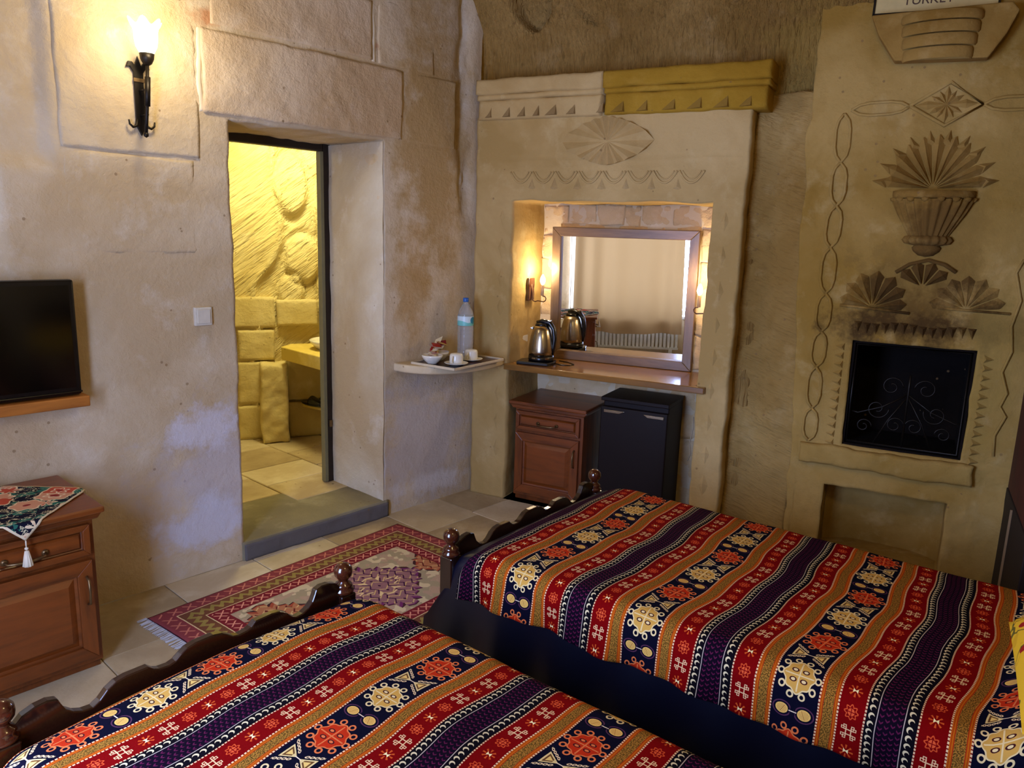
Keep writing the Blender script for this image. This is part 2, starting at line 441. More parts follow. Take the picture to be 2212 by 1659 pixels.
# jamb lining and the threshold
jm = G(); n = 40
V = []; F = []
for i in range(9):
    for j in range(n + 1):
        w = -0.004 + 0.46 * i / 8; z = 0.085 + (1.968 - 0.085) * j / n
        V.append((-0.634 - 0.012 * w + 0.007 * float(fbm(np.array(w * 14), np.array(z * 7), 4)), w, z))
for i in range(8):
    for j in range(n): F.append((i * (n + 1) + j, (i + 1) * (n + 1) + j, (i + 1) * (n + 1) + j + 1, i * (n + 1) + j + 1))
obj('jamb', V, F, M_JAMB, wall_left, smooth=True)
th = panel('threshold', M_SLAB, -1.46, -0.60, -0.012, 0.47, 0.0, lambda S, Z: 0.004 * fbm(S * 6, Z * 6, 2, 4), res=0.02, side=0.09, warp=0.004,
           parent=wall_left, M=Matrix.Translation((0, 0, 0.088)) @ Matrix.Rotation(rad(-90), 4, 'X'), seed=3)
ed = panel('threshold_edge', M_SLABF, -1.452, -0.61, 0.0, 0.078, -0.020, lambda S, Z: 0.006 * fbm(S * 20, Z * 20, 5, 4), res=0.012, side=0.03, warp=0.003, parent=wall_left, seed=4)

# door frame
d1 = thing('door_1', FL @ T(0, 0, 0), None, None); tag(d1, kind='structure')
G().box(-1.50, -0.680, 0.445, 0.50, 1.934, 2.004).box(-1.12, -1.06, 0.437, 0.50, 1.99, 2.01).obj('header', M_DARKWOOD, d1, bevel=0.008)
G().box(-0.675, -0.628, 0.455, 0.50, 0.09, 2.01).obj('door_post', M_DARKWOOD, d1, bevel=0.004)
G().box(-0.694, -0.673, 0.452, 0.49, 0.095, 1.934).obj('door_edge', plain('olive_edge', (120, 116, 86), 0.45), d1, bevel=0.002)
G().box(-0.666, -0.650, 0.440, 0.456, 0.42, 0.46).obj('latch', M_BRASS, d1, bevel=0.003)

# ================================================================== BATHROOM
TILES = [stone('limestone_tile_%s' % k, a, b, c, bumpk=0.18, blotch=3.0) for k, (a, b, c) in dict(
    a=((206, 190, 156), (184, 166, 132), (216, 204, 176)), b=((196, 178, 142), (172, 152, 118), (208, 194, 164)),
    c=((212, 198, 168), (192, 174, 142), (220, 210, 186)), d=((186, 166, 130), (160, 140, 106), (200, 184, 152))).items()]
M_GROUT = stone('grout', (172, 154, 120), (152, 134, 102), (184, 168, 138), bumpk=0.3)
def tiles(parent, s0, s1, w0, w1, ts, tw, z, seed, keep):
    rnd = random.Random(seed); s = s0; r = 0
    while s < s1:
        w = w0 - (r % 2) * tw * 0.45
        dw = ts * (0.94 + 0.1 * rnd.random())
        while w < w1:
            L = tw * (0.85 + 0.3 * rnd.random())
            g = 0.0035
            if keep((s + dw / 2), (w + L / 2)):
                zt = z + rnd.uniform(-0.0012, 0.0012)
                j = [rnd.uniform(-0.002, 0.002) for _ in range(4)]
                x0, x1, y0, y1 = s + g + j[0], s + dw - g + j[1], w + g + j[2], w + L - g + j[3]
                c = 0.004
                v = [(x0, y0, z - 0.02), (x1, y0, z - 0.02), (x1, y1, z - 0.02), (x0, y1, z - 0.02),
                     (x0, y0, zt - c), (x1, y0, zt - c), (x1, y1, zt - c), (x0, y1, zt - c),
                     (x0 + c, y0 + c, zt), (x1 - c, y0 + c, zt), (x1 - c, y1 - c, zt), (x0 + c, y1 - c, zt)]
                f = [(0, 1, 5, 4), (1, 2, 6, 5), (2, 3, 7, 6), (3, 0, 4, 7), (4, 5, 9, 8), (5, 6, 10, 9), (6, 7, 11, 10), (7, 4, 8, 11), (8, 9, 10, 11)]
                obj('tile', v, f, rnd.choice(TILES), parent)
            w += L
        s += dw; r += 1
flb = G().box(-2.6, 1.2, 0.44, 3.4, -0.1, 0.078).obj('floor_bathroom', M_GROUT, None, FL); tag(flb, kind='structure')
tiles(flb, -2.2, 0.6, 0.47, 2.4, 0.42, 0.36, 0.09, 5, lambda s, w: (FA.inverted() @ (FL @ Vector((s, w, 0)))).y < -0.1 or True)

def hbath(S, Z):
    r = 0.012 * fbm(S * 3, Z * 3, 41, 4)
    edge = 0.275 + 0.03 * np.sin(Z * 9.0) - 0.16 * sstep(1.35, 1.08, Z) + 0.02 * vn(Z * 12, S * 0, 6)
    lump = sstep(edge - 0.02, edge + 0.015, S)
    r = r + 0.035 * lump - 0.03 * np.exp(-((S - edge) / 0.02) ** 2)
    r = r + lump * (0.03 * fbm(S * 8, Z * 5, 43, 4))
    for (a, b, ra, rb) in [(0.37, 1.80, 0.11, 0.22), (0.44, 1.32, 0.13, 0.17), (0.60, 1.65, 0.09, 0.24), (0.62, 1.16, 0.1, 0.14), (0.35, 1.10, 0.09, 0.12)]:
        d = np.sqrt(((S - a) / ra) ** 2 + ((Z - b) / rb) ** 2)
        r = r - 0.035 * (1 - sstep(0.75, 1.0, d)) + 0.016 * np.exp(-((d - 1.05) / 0.09) ** 2)
    return r
wb = panel('wall_bathroom', M_BATH, -1.7, 1.5, 0.05, 2.6, 0.0, hbath, res=0.016, M=FA, seed=12); tag(wb, kind='structure')
for k, (a, b, c, d) in enumerate([(-0.50, 0.24, 0.86, 1.07), (-0.62, -0.03, 0.09, 0.50), (-0.6, -0.01, 0.51, 0.85), (0.0, 0.235, 0.64, 0.85), (-0.02, 0.30, 0.09, 0.33), (-0.01, 0.30, 0.34, 0.63),
                                  (0.31, 0.62, 0.09, 0.34), (0.31, 0.60, 0.35, 0.66), (0.25, 0.52, 0.87, 1.05), (0.53, 0.80, 0.80, 1.04), (0.63, 1.0, 0.09, 0.66)]):
    stone_block(M_BATHB, a + 0.003, b - 0.003, c + 0.003, d - 0.003, -0.016, 0.06, wb, 50 + k, rough=0.005, res=0.02, arris=0.002, warp=0.004)
stone_block(M_BATHB, 0.125, 0.30, 0.09, 0.625, -0.15, 0.15, wb, 70, rough=0.012, res=0.015, name='stone_pier', warp=0.012)
for nm, M, a, b in [('wall_bathroom_left', FL @ T(-1.95, 0, 0, 90), 0.4, 3.4), ('wall_bathroom_right', FL @ T(0.34, 0, 0, 90), 0.45, 3.4)]:
    V_ = panel(nm, M_BATHB, a, b, 0.05, 2.6, 0.0, lambda S, Z: 0.01 * fbm(S * 3, Z * 3, 41, 4), res=0.05, M=M, seed=13); tag(V_, kind='structure')
o_ = G().box(-2.6, 1.0, 0.46, 3.6, 2.42, 2.5).obj('ceiling_bathroom', M_BATHB, None, FL); tag(o_, kind='structure')
# vanity counter along the right of the bathroom
M_CTR = stone('yellow_marble', (226, 204, 120), (206, 182, 92), (232, 214, 144), bumpk=0.1, blotch=4)
ct = thing('vanity_counter', FA, 'thick cream stone vanity counter beyond the bathroom doorway', 'counter')
def poly_slab(poly, z0, z1):
    n = len(poly); v = [(x, y, z0) for x, y in poly] + [(x, y, z1) for x, y in poly]
    return v, [tuple(reversed(range(n))), tuple(range(n, 2 * n))] + [(i, (i + 1) % n, (i + 1) % n + n, i + n) for i in range(n)]
v_, f_ = poly_slab([(0.335, -0.03), (0.262, -0.15), (0.50, -0.69), (0.98, -0.69), (0.98, -0.03)], 0.665, 0.752)
obj('counter_top', v_, f_, M_CTR, ct, bevel=0.006)
G().lathe([(0.0, 0.762), (0.11, 0.765), (0.15, 0.80), (0.165, 0.815), (0.172, 0.812), (0.16, 0.79), (0.12, 0.752)], 36, T(0.60, -0.30, 0)).obj('basin', M_CERAM, ct, smooth=True)
bs = thing('low_shelf', FA, 'low cream stone shelf under the bathroom counter', 'shelf')
v_, f_ = poly_slab([(0.40, -0.03), (0.406, -0.07), (0.575, -0.30), (0.98, -0.30), (0.98, -0.03)], 0.315, 0.352)
obj('shelf_board', v_, f_, M_CTR, bs, bevel=0.004)
sh = thing('slippers', FA @ T(0.545, -0.13, 0.353, -60), 'pair of black slippers on the low bathroom shelf', 'slippers')
for q in (0, 1):
    g = G(); M_ = T(0, -0.10 * q, 0)
    g.lathe([(0, 0), (0.042, 0.001), (0.045, 0.010), (0.0, 0.012)], 20, M_ @ Matrix.Scale(2.7, 4, (1, 0, 0)))
    g.obj('sole', M_BLACKP, sh, smooth=True)
    g = G(); vv = []; ff = []
    for i in range(9):
        for j in range(9):
            a = PI * j / 8; x = -0.01 + 0.11 * i / 8; r = 0.043 * math.sqrt(max(0.02, 1 - (i / 8.6) ** 2)) * (1.0)
            vv.append((x, r * math.cos(a), 0.010 + (0.052 - 0.03 * i / 8) * math.sin(a)))
    for i in range(8):
        for j in range(8): ff.append((i * 9 + j, i * 9 + j + 1, (i + 1) * 9 + j + 1, (i + 1) * 9 + j))
    g.add(vv, ff, M_); o_ = g.obj('upper', M_BLACKP, sh, smooth=True)
    md = o_.modifiers.new('t', 'SOLIDIFY'); md.thickness = 0.004

# ================================================================== FLOOR, CEILING, OTHER WALLS
fl = G().box(-4.5, 4.5, -2.5, 6.0, -0.2, -0.010).obj('floor', M_GROUT); tag(fl, kind='structure')
fl_t = fl; FLi = FL
def floor_tiles():
    rnd = random.Random(9); s = -3.4; r = 0
    while s < 2.3:
        ds = 0.40 * (0.95 + 0.1 * rnd.random()); w = 0.50 - (r % 2) * 0.14
        while w > -3.6:
            L = 0.40 * (0.85 + 0.3 * rnd.random()); yt = w - 0.0; keep = True
            b = FB.inverted() @ (FL @ Vector((s + ds / 2, w - L / 2, 0))); q = FWIN.inverted() @ (FL @ Vector((s + ds / 2, w - L / 2, 0)))
            if b.y > 0.62 or q.y > 0.1: keep = False
            if s + ds < 0.1 and w - L > -0.02: keep = False
            if s + ds < 0.1: yt = min(w, 0.0)
            if keep:
                g = 0.0018; zt = rnd.uniform(-0.0006, 0.0006)
                x0, x1, y1, y0 = s + g, s + ds - g, yt - g, w - L + g; c = 0.0025
                v = [(x0, y0, -0.02), (x1, y0, -0.02), (x1, y1, -0.02), (x0, y1, -0.02), (x0, y0, zt - c), (x1, y0, zt - c), (x1, y1, zt - c), (x0, y1, zt - c),
                     (x0 + c, y0 + c, zt), (x1 - c, y0 + c, zt), (x1 - c, y1 - c, zt), (x0 + c, y1 - c, zt)]
                f = [(0, 1, 5, 4), (1, 2, 6, 5), (2, 3, 7, 6), (3, 0, 4, 7), (4, 5, 9, 8), (5, 6, 10, 9), (6, 7, 11, 10), (7, 4, 8, 11), (8, 9, 10, 11)]
                o = obj('tile', v, f, rnd.choice(TILES), fl); o.matrix_local = FL
            w -= L
        s += ds; r += 1
floor_tiles()
ce = G().box(-4.5, 4.5, -2.5, 6.0, 2.93, 3.05).obj('ceiling', M_BACK); tag(ce, kind='structure')
w_ = panel('wall_head', M_SURR, -1.6, 5.4, 0.0, 3.0, 0.0, lambda S, Z: 0.03 * fbm(S * 2, Z * 2, 61, 4), res=0.06,
           M=frame(tuple(BLV * 0.66), -128.0) @ T(-4.2, 0, 0), seed=14); tag(w_, kind='structure')

# window wall, behind the camera to the left
WX0, WX1, WZ0, WZ1 = 1.02, 2.98, 0.42, 1.95
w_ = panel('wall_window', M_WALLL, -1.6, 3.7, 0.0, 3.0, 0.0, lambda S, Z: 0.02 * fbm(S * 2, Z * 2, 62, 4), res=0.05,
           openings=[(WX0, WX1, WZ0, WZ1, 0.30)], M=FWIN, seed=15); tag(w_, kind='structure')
wn = thing('window_1', FWIN, None, None); tag(wn, kind='structure')
M_WFR = plain('white_paint', (210, 210, 205), 0.4)
g = G(); t = 0.05
g.box(WX0, WX1, 0.12, 0.17, WZ0, WZ0 + t).box(WX0, WX1, 0.12, 0.17, WZ1 - t, WZ1).box(WX0, WX0 + t, 0.12, 0.17, WZ0, WZ1).box(WX1 - t, WX1, 0.12, 0.17, WZ0, WZ1)
g.obj('window_frame', M_WFR, wn, bevel=0.004)
for a in (1.50, 2.24): G().box(a, a + 0.04, 0.12, 0.17, WZ0 + t, WZ1 - t).obj('mullion', M_WFR, wn, bevel=0.003)
G().box(WX0 + 0.01, WX1 - 0.01, -0.02, 0.12, WZ0 - 0.02, WZ0 + 0.012).obj('window_sill', M_WFR, wn, bevel=0.004)
mg = Mat('pane_glass', 0.05); mg.nt.nodes.remove(mg.p)
tr = mg.n('ShaderNodeBsdfTransparent'); gl = mg.n('ShaderNodeBsdfGlossy'); gl.inputs['Roughness'].default_value = 0.03
mx = mg.n('ShaderNodeMixShader'); mx.inputs[0].default_value = 0.06; mg.l(tr.outputs[0], mx.inputs[1]); mg.l(gl.outputs[0], mx.inputs[2])
mg.l(mx.outputs[0], mg.nt.nodes['Material Output'].inputs[0])
for a, b in ((WX0 + t, 1.50), (1.54, 2.24), (2.28, WX1 - t)):
    G().box(a, b, 0.143, 0.148, WZ0 + t, WZ1 - t).obj('pane', mg.m, wn)
# curtain
mc = Mat('linen', 0.9); mc.color(lin((214, 186, 150)))
tl = mc.n('ShaderNodeBsdfTranslucent'); tl.inputs[0].default_value = lin((96, 72, 42))
mx = mc.n('ShaderNodeMixShader'); mx.inputs[0].default_value = 0.40
mc.l(mc.p.outputs[0], mx.inputs[1]); mc.l(tl.outputs[0], mx.inputs[2]); mc.l(mx.outputs[0], mc.nt.nodes['Material Output'].inputs[0])
V = []; F = []; nu, nz = 240, 50
for i in range(nu + 1):
    for j in range(nz + 1):
        q = i / nu; z = 2.12 - (2.12 - 0.25) * j / nz; sp = 1 - 0.10 * math.sin(PI * min(1, j / nz)) * (0.5 - q) * 2
        x = 1.76 + (2.91 - 1.76) * (0.5 + (q - 0.5) * (0.965 + 0.05 * (j / nz)))
        a = 0.008 + 0.014 * j / nz
        y = -0.135 + a * math.sin(q * 31 + 2.2 * math.sin(q * 5 + 1)) + 0.012 * math.sin(q * 11 + 1) * j / nz
        V.append((x, y, z + (0.012 * math.sin(q * 9) if j == nz else 0)))
for i in range(nu):
    for j in range(nz): F.append((i * (nz + 1) + j, (i + 1) * (nz + 1) + j, (i + 1) * (nz + 1) + j + 1, i * (nz + 1) + j + 1))
cu = thing('curtain', FWIN, 'beige linen curtain seen in the mirror, covering the window', 'curtain')
obj('curtain_cloth', V, F, mc.m, cu, smooth=True)
G().tube([(1.70, -0.135, 2.13), (3.02, -0.135, 2.13)], 0.012, 12).obj('curtain_rod', M_IRON, cu, smooth=True)
ra = thing('radiator', FWIN @ T(2.36, -0.06, 0), 'white ribbed radiator seen in the mirror under the curtain', 'radiator')
g = G()
for i in range(28):
    x = -0.56 + 1.12 * i / 27; g.box(x - 0.014, x + 0.014, -0.028, 0.012, 0.09, 0.40)
g.obj('rib_panel', M_WFR, ra, bevel=0.008)
G().box(-0.58, 0.58, -0.02, 0.008, 0.075, 0.10).box(-0.58, 0.58, -0.02, 0.008, 0.39, 0.415).obj('header_rail', M_WFR, ra, bevel=0.004)
for x in (-0.5, 0.5): G().box(x - 0.02, x + 0.02, -0.02, 0.06, 0.0, 0.08).obj('foot', M_WFR, ra, bevel=0.003)

# ================================================================== BACK WALL (frame FB)
def hback(S, Z):
    r = 0.010 * fbm(S * 3, Z * 3, 71, 4) + 0.006 * fbm(S * 30, Z * 4, 72, 3)
    r = r - 0.22 * sstep(2.30, 3.0, Z) ** 1.3
    r = r + 0.05 * np.exp(-((S - 1.40) / 0.09) ** 2) * (1 - sstep(2.2, 2.4, Z))
    d = np.sqrt(((S - 0.065) / 0.125) ** 2 + ((Z - 2.74) / 0.155) ** 2)            # hewn hollow
    a = np.arctan2(Z - 2.80, S + 0.02)
    r = r + (0.11 + 0.007 * np.sin(a * 44)) * (1 - sstep(0.80, 1.0, d + 0.10 * vn(S * 14, Z * 14, 3)))
    d = np.abs((Z - 2.625) + (S - 0.36) * 0.75) / 0.014 + np.abs(S - 0.36) / 0.07
    r = r + 0.035 * (1 - sstep(0.6, 1.3, d))
    return r
NO = (0.0, 1.085, 0.0, 1.716)
wk = panel('wall_back', M_BACK, -0.42, 3.6, 0.0, 3.0, 0.12, hback, res=0.014,
           openings=[(NO[0] - 0.03, NO[1] + 0.03, 0.0, 1.74, 0.31), (1.765, 2.285, 0.585, 1.115, 0.33), (1.73, 2.25, 0.06, 0.42, 0.16)], warp=0.005, M=FB, seed=16)
tag(wk, kind='structure')
# hewn strip between the surround and the fireplace
stone_block(M_RECESS, 1.24, 1.56, 0.0, 2.22, 0.095, 0.05, wk, 75, rough=0.012, name='hewn_strip', warp=0.010,
            h=lambda S, Z: 0.035 * np.exp(-((S - 1.32) / 0.08) ** 2))
# niche back wall and its stones
panel('niche_back', M_JOINT, -0.06, 1.15, 0.0, 1.76, 0.414, lambda S, Z: 0.004 * fbm(S * 8, Z * 8, 73, 3), res=0.03, parent=wk, seed=17)
NST = [(0.0, 0.155, 1.545, 1.71), (0.16, 0.33, 1.605, 1.715), (0.335, 0.50, 1.60, 1.715), (0.505, 0.60, 1.595, 1.71), (0.605, 0.78, 1.605, 1.715), (0.785, 1.08, 1.60, 1.715),
       (0.0, 0.10, 1.40, 1.54), (0.0, 0.105, 1.22, 1.395), (0.0, 0.10, 1.03, 1.215), (0.0, 0.105, 0.82, 1.025),
       (0.95, 1.08, 1.42, 1.595), (0.955, 1.08, 1.22, 1.415), (0.95, 1.08, 1.02, 1.215), (0.955, 1.08, 0.82, 1.015),
       (0.11, 0.94, 0.82, 1.60), (0.0, 0.5, 0.42, 0.775), (0.51, 1.08, 0.42, 0.775), (0.0, 0.6, 0.02, 0.41), (0.61, 1.08, 0.02, 0.41)]
for k, (a, b, c, d) in enumerate(NST):
    stone_block(M_ROUGH, a, b, c, d, 0.408, 0.03, wk, 80 + k, rough=0.018, res=0.012 if (b - a) < 0.3 else 0.03, warp=0.007, arris=0.003)

# the stone surround of the mirror niche
def hsur(S, Z):
    r = 0.004 * fbm(S * 3, Z * 3, 91, 3) + 0.003 * fbm(S * 18, Z * 18, 92, 3)
    for z in (1.905, 1.935, 1.745): r = r + 0.005 * np.exp(-((Z - z) / 0.004) ** 2) * (S > -0.06) * (S < 1.20)
    for s, a, b in ((-0.10, 0.0, 1.9), (1.20, 0.1, 1.72), (0.545, 1.75, 1.90), (1.14, 1.5, 1.9)): r = r + 0.003 * np.exp(-((S - s) / 0.004) ** 2) * (Z > a) * (Z < b)
    return r
su = panel('niche_surround', M_SURR, -0.232, 1.238, 0.0, 2.155, 0.0, hsur, res=0.011, openings=[(NO[0] - 0.004, NO[1] + 0.004, 0.0, 1.716, 0.415)],
           side=0.14, warp=0.006, parent=wk, seed=18)
# rosette
g = G(); n = 32; cx, cz = 0.531, 2.013
v = [(cx, 0.000, cz)]
for i in range(n):
    a = 2 * PI * i / n; ca, sa = math.cos(a), math.sin(a)
    r = 1.0 / max(1e-3, (abs(ca) / 0.248) ** 1.45 + (abs(sa) / 0.118) ** 1.45) ** (1 / 1.45)
    v.append((cx + r * ca, -0.030 if i % 2 else -0.001, cz + r * sa))
for i in range(n): v.append((v[i + 1][0], 0.02, v[i + 1][2]))
f = [(0, 1 + (i + 1) % n, 1 + i) for i in range(n)] + [(1 + i, 1 + (i + 1) % n, 1 + n + (i + 1) % n, 1 + n + i) for i in range(n)]
tag(g.add(v, f).obj('rosette', M_SURR, su), 'carved pointed oval rosette')
# scalloped frieze
def crescent(cx, cz, w, hgt, th=0.012):
    P = []
    for i in range(11):
        q = -1 + 2 * i / 10; P.append((cx + w * q, cz - hgt * (1 - q * q)))
    for i in range(10, -1, -1):
        q = -1 + 2 * i / 10; P.append((cx + w * q, cz - hgt * (1 - q * q) * 0.55 + 0.002))
    return P
for k in range(8):
    c = -0.02 + 0.133 * k + 0.066
    g = G()
    for rr, hz in ((0.062, 0.058), (0.046, 0.040)):
        g.tube([(c + rr * q / 8.0, -0.002, 1.866 - hz * (1 - (q / 8.0) ** 2)) for q in range(-8, 9)], 0.0060 if rr > 0.05 else 0.004, 6)
    g.obj('scallop', M_SURR, su, smooth=True)
    if k < 7:
        x0 = c + 0.0665
        G().add([(x0 - 0.026, 0.003, 1.778), (x0 + 0.026, 0.003, 1.778), (x0, 0.003, 1.842), (x0, -0.018, 1.790), (x0, 0.003, 1.772)],
                [(0, 3, 2), (3, 1, 2), (0, 4, 3), (4, 1, 3)]).obj('scallop_point', M_CORN, su)
for k in range(9):                                       # worn zigzag carving down both piers
    z = 1.62 - k * 0.165
    for s in (-0.06, 1.155):
        G().add([(s - 0.03, 0.004, z), (s, 0.004, z + 0.07), (s + 0.03, 0.004, z), (s, 0.004, z - 0.07), (s, -0.011, z + 0.012)],
                [(0, 1, 4), (1, 2, 4), (2, 3, 4), (3, 0, 4)]).obj('lozenge', M_SURR, su)

# cornice
def cornice(s0, s1, mat, seed):
    o = stone_block(mat, s0, s1, 2.262, 2.338, -0.066, 0.20, wk, seed, rough=0.006, name='cornice', warp=0.005, h=lambda S, Z: 0.0 * S)
    stone_block(mat, s0 + 0.004, s1 - 0.004, 2.236, 2.262, -0.052, 0.18, o, seed + 1, rough=0.003, name='cornice_fillet', warp=0.003)
    stone_block(mat, s0 + 0.006, s1 - 0.012, 2.138, 2.236, -0.036, 0.17, o, seed + 2, rough=0.004, name='cornice_band', warp=0.004)
    return o
c1 = cornice(-0.214, 0.512, M_CORN, 101); c2 = cornice(0.515, 1.318, M_CORN2, 105)
tag(c2, 'ochre coloured half of the cornice')
M_NOTCH = stone('notch_stone', (168, 142, 98), (140, 114, 72), (178, 154, 112)); M_NOTCH2 = stone('notch_ochre', (150, 118, 50), (126, 96, 38), (160, 130, 64))
for k, (s, w) in enumerate([(-0.14, .05), (-0.03, .05), (0.06, .05), (0.145, .04), (0.235, .07), (0.345, .055), (0.50, .05), (0.60, .075), (0.725, .06), (0.86, .07), (0.985, .075), (1.11, .075), (1.22, .06)]):
    z0, z1 = 2.146, 2.198
    g = G().add([(s - w * 0.65, -0.0385, z0), (s + w * 0.35, -0.0385, z0), (s + w * 0.25, -0.0385, z1), (s + w * 0.2, -0.012, z0 + 0.01),
                 (s - w * 0.65, -0.03, z0), (s + w * 0.35, -0.03, z0), (s + w * 0.25, -0.03, z1)],
                [(0, 1, 3), (1, 2, 3), (2, 0, 3), (0, 4, 5, 1), (1, 5, 6, 2), (2, 6, 4, 0)])
    g = G().add([(s - w * 0.65, -0.036, z0), (s + w * 0.35, -0.036, z0), (s + w * 0.25, -0.036, z1), (s + w * 0.27, -0.050, z0 + 0.004)],
                [(0, 1, 3), (1, 2, 3), (2, 0, 3)])
    g.obj('notch', M_NOTCH if s < 0.51 else M_NOTCH2, c1 if s < 0.51 else c2)

# ================================================================== FIREPLACE
def hfire(S, Z):
    r = 0.006 * fbm(S * 4, Z * 4, 111, 4) + 0.004 * fbm(S * 22, Z * 22, 112, 3)
    r = r + 0.004 * np.exp(-((Z - 1.79) / 0.004) ** 2) + 0.005 * np.exp(-((Z - 1.995) / 0.004) ** 2) + 0.004 * np.exp(-((Z - 0.60) / 0.004) ** 2)
    r = r - 0.03 * sstep(0.50, 0.40, Z) * sstep(1.60, 1.75, S)
    r = r + 0.006 * fbm(S * 34, Z * 10, 113, 2) * sstep(0.5, 0.3, Z)
    r = r + 0.05 * sstep(2.28, 2.22, Z + 0 * S) * 0
    return r
def sfire(S, Z):
    k = (1 - sstep(1.49, 1.62, S)); m = 0.03 * fbm(Z * 5, Z * 0 + 0.5, 114, 3) + 0.07 * sstep(1.9, 0.5, Z)
    return S + k * m, Z
FO = (1.774, 2.273, 0.601, 1.101)
fp = panel('fireplace', M_FIRE, 1.485, 2.62, 0.0, 2.60, 0.07, hfire, res=0.011, openings=[FO + (0.42,), (1.722, 2.245, 0.075, 0.405, 0.20)], side=0.08, warp=0.004,
           parent=wk, seed=19, shape=sfire)
G().box(1.74, 2.31, 0.46, 0.50, 0.56, 1.14).obj('firebox_back', M_BLACKEN, fp)
g = G(); g.box(1.776, 1.786, 0.085, 0.46, 0.603, 1.10).box(2.262, 2.272, 0.085, 0.46, 0.603, 1.10).box(1.776, 2.272, 0.085, 0.46, 0.600, 0.610).box(1.776, 2.272, 0.085, 0.46, 1.092, 1.101)
g.obj('firebox_lining', M_BLACKEN, fp)
panel('alcove_back', M_FIRE, 1.70, 2.28, 0.05, 0.43, 0.262, lambda S, Z: -0.10 * (((S - 1.98) / 0.27) ** 4) + 0.004 * fbm(S * 9, Z * 9, 2), res=0.02, parent=fp, seed=20)
# ledge under the firebox
v_ = []
def ledge(S, Z): return 0.02 * sstep(1.75, 1.56, S)
stone_block(M_FIRE, 1.60, 2.325, 0.497, 0.592, 0.030, 0.06, fp, 121, rough=0.006, name='ledge', warp=0.010)
# carved details: chains of links
def ribbon_chain(pts, hw, seed):
    for (a, b) in zip(pts[:-1], pts[1:]):
        a = Vector((a[0], 0, a[1])); b = Vector((b[0], 0, b[1])); d = b - a; nrm = Vector((d.z, 0, -d.x)).normalized()
        g = G()
        for sg in (-1, 1):
            P = [a, a + d * 0.14 + nrm * hw * sg * 0.72, a + d * 0.32 + nrm * hw * sg, a + d * 0.68 + nrm * hw * sg, a + d * 0.86 + nrm * hw * sg * 0.72, b]
            g.tube([(p.x, 0.064, p.z) for p in P], 0.0065, 6)
        g.obj('carved_link', M_FIRE, fp, smooth=True)
ribbon_chain([(1.628, 2.111), (1.634, 1.901), (1.637, 1.710), (1.631, 1.522), (1.633, 1.311), (1.632, 1.132), (1.627, 0.962), (1.629, 0.761), (1.629, 0.60)], 0.030, 1)
ribbon_chain([(1.655, 2.124), (1.886, 2.130)], 0.026, 2)
ribbon_chain([(2.160, 2.127), (2.40, 2.127)], 0.026, 3)
g = G(); g.tube([(x, 0.064, z) for x, z in [(2.387, 1.50), (2.367, 1.444), (2.399, 1.329), (2.380, 1.22), (2.396, 1.112), (2.372, 1.02), (2.403, 0.93), (2.385, 0.87), (2.412, 0.829), (2.382, 0.74), (2.390, 0.647)]], 0.006, 6)
g.obj('carved_vine', M_FIRE, fp, smooth=True)
# diamond with a star
cx, cz = 2.024, 2.133
g = G(); D = [(1.886, 2.133), (2.030, 2.221), (2.160, 2.127), (2.026, 2.047)]
g.tube([(x, 0.064, z) for x, z in D + D[:1]], 0.008, 6); g.obj('diamond_border', M_FIRE, fp, smooth=True)
g = G()
for k in range(12):
    a = 2 * PI * k / 12; ca, sa = math.cos(a), math.sin(a); r = 0.86 / (abs(ca) / 0.135 + abs(sa) / 0.086)
    p = Vector((cx + ca * r, 0, cz + sa * r)); c = Vector((cx, 0, cz)); q = (p - c); nn = Vector((q.z, 0, -q.x)).normalized() * r * 0.16
    m_ = c + q * 0.62
    g.add([(c.x, 0.066, c.z), (m_.x + nn.x, 0.068, m_.z + nn.z), (p.x, 0.066, p.z), (m_.x - nn.x, 0.068, m_.z - nn.z), (m_.x, 0.052, m_.z)],
          [(0, 1, 4), (1, 2, 4), (2, 3, 4), (3, 0, 4)])
g.obj('star', M_CARVE, fp)
# leaf fans
def fan(name, cx, cz, n, a0, a1, rfun, out=0.02, mat=M_CARVE, gap=0.9, w0=0.066, label=None):
    root = None
    for k in range(n):
        a = rad(a0 + (a1 - a0) * (k + 0.5) / n); r = rfun(a); ha = rad((a1 - a0) / n / 2) * gap
        def pt(aa, rr, w): return (cx + rr * math.cos(aa), w, cz + rr * math.sin(aa))
        v = [pt(a, 0.015, w0), pt(a + ha, r * 0.86, w0 + 0.004), pt(a, r, w0 - out * 0.3), pt(a - ha, r * 0.86, w0 + 0.004), pt(a, r * 0.80, w0 - out),
             pt(a + ha * 0.8, r * 0.3, w0), pt(a - ha * 0.8, r * 0.3, w0), pt(a, r * 0.3, w0 - out * 0.6)]
        f = [(0, 5, 7), (0, 7, 6), (5, 1, 4, 7), (6, 7, 4, 3), (1, 2, 4), (2, 3, 4)]
        G().add(v, f).obj(name, mat, fp)
fan('shell_leaf', 2.015, 1.787, 11, 2, 178, lambda a: 0.205 + 0.02 * math.sin(a) ** 2, 0.026, gap=1.0)
g = G()
for k in range(10):
    a = rad(8 + 164 * k / 9); r0, r1 = 0.185, 0.245
    g.add([(2.015 + r0 * math.cos(a - .12), 0.066, 1.787 + r0 * math.sin(a - .12)), (2.015 + r0 * math.cos(a + .12), 0.066, 1.787 + r0 * math.sin(a + .12)),
           (2.015 + r1 * math.cos(a), 0.066, 1.787 + r1 * math.sin(a)), (2.015 + (r0 + .02) * math.cos(a), 0.046, 1.787 + (r0 + .02) * math.sin(a))], [(0, 1, 3), (1, 2, 3), (2, 0, 3)])
g.obj('shell_rim', M_CARVE, fp)
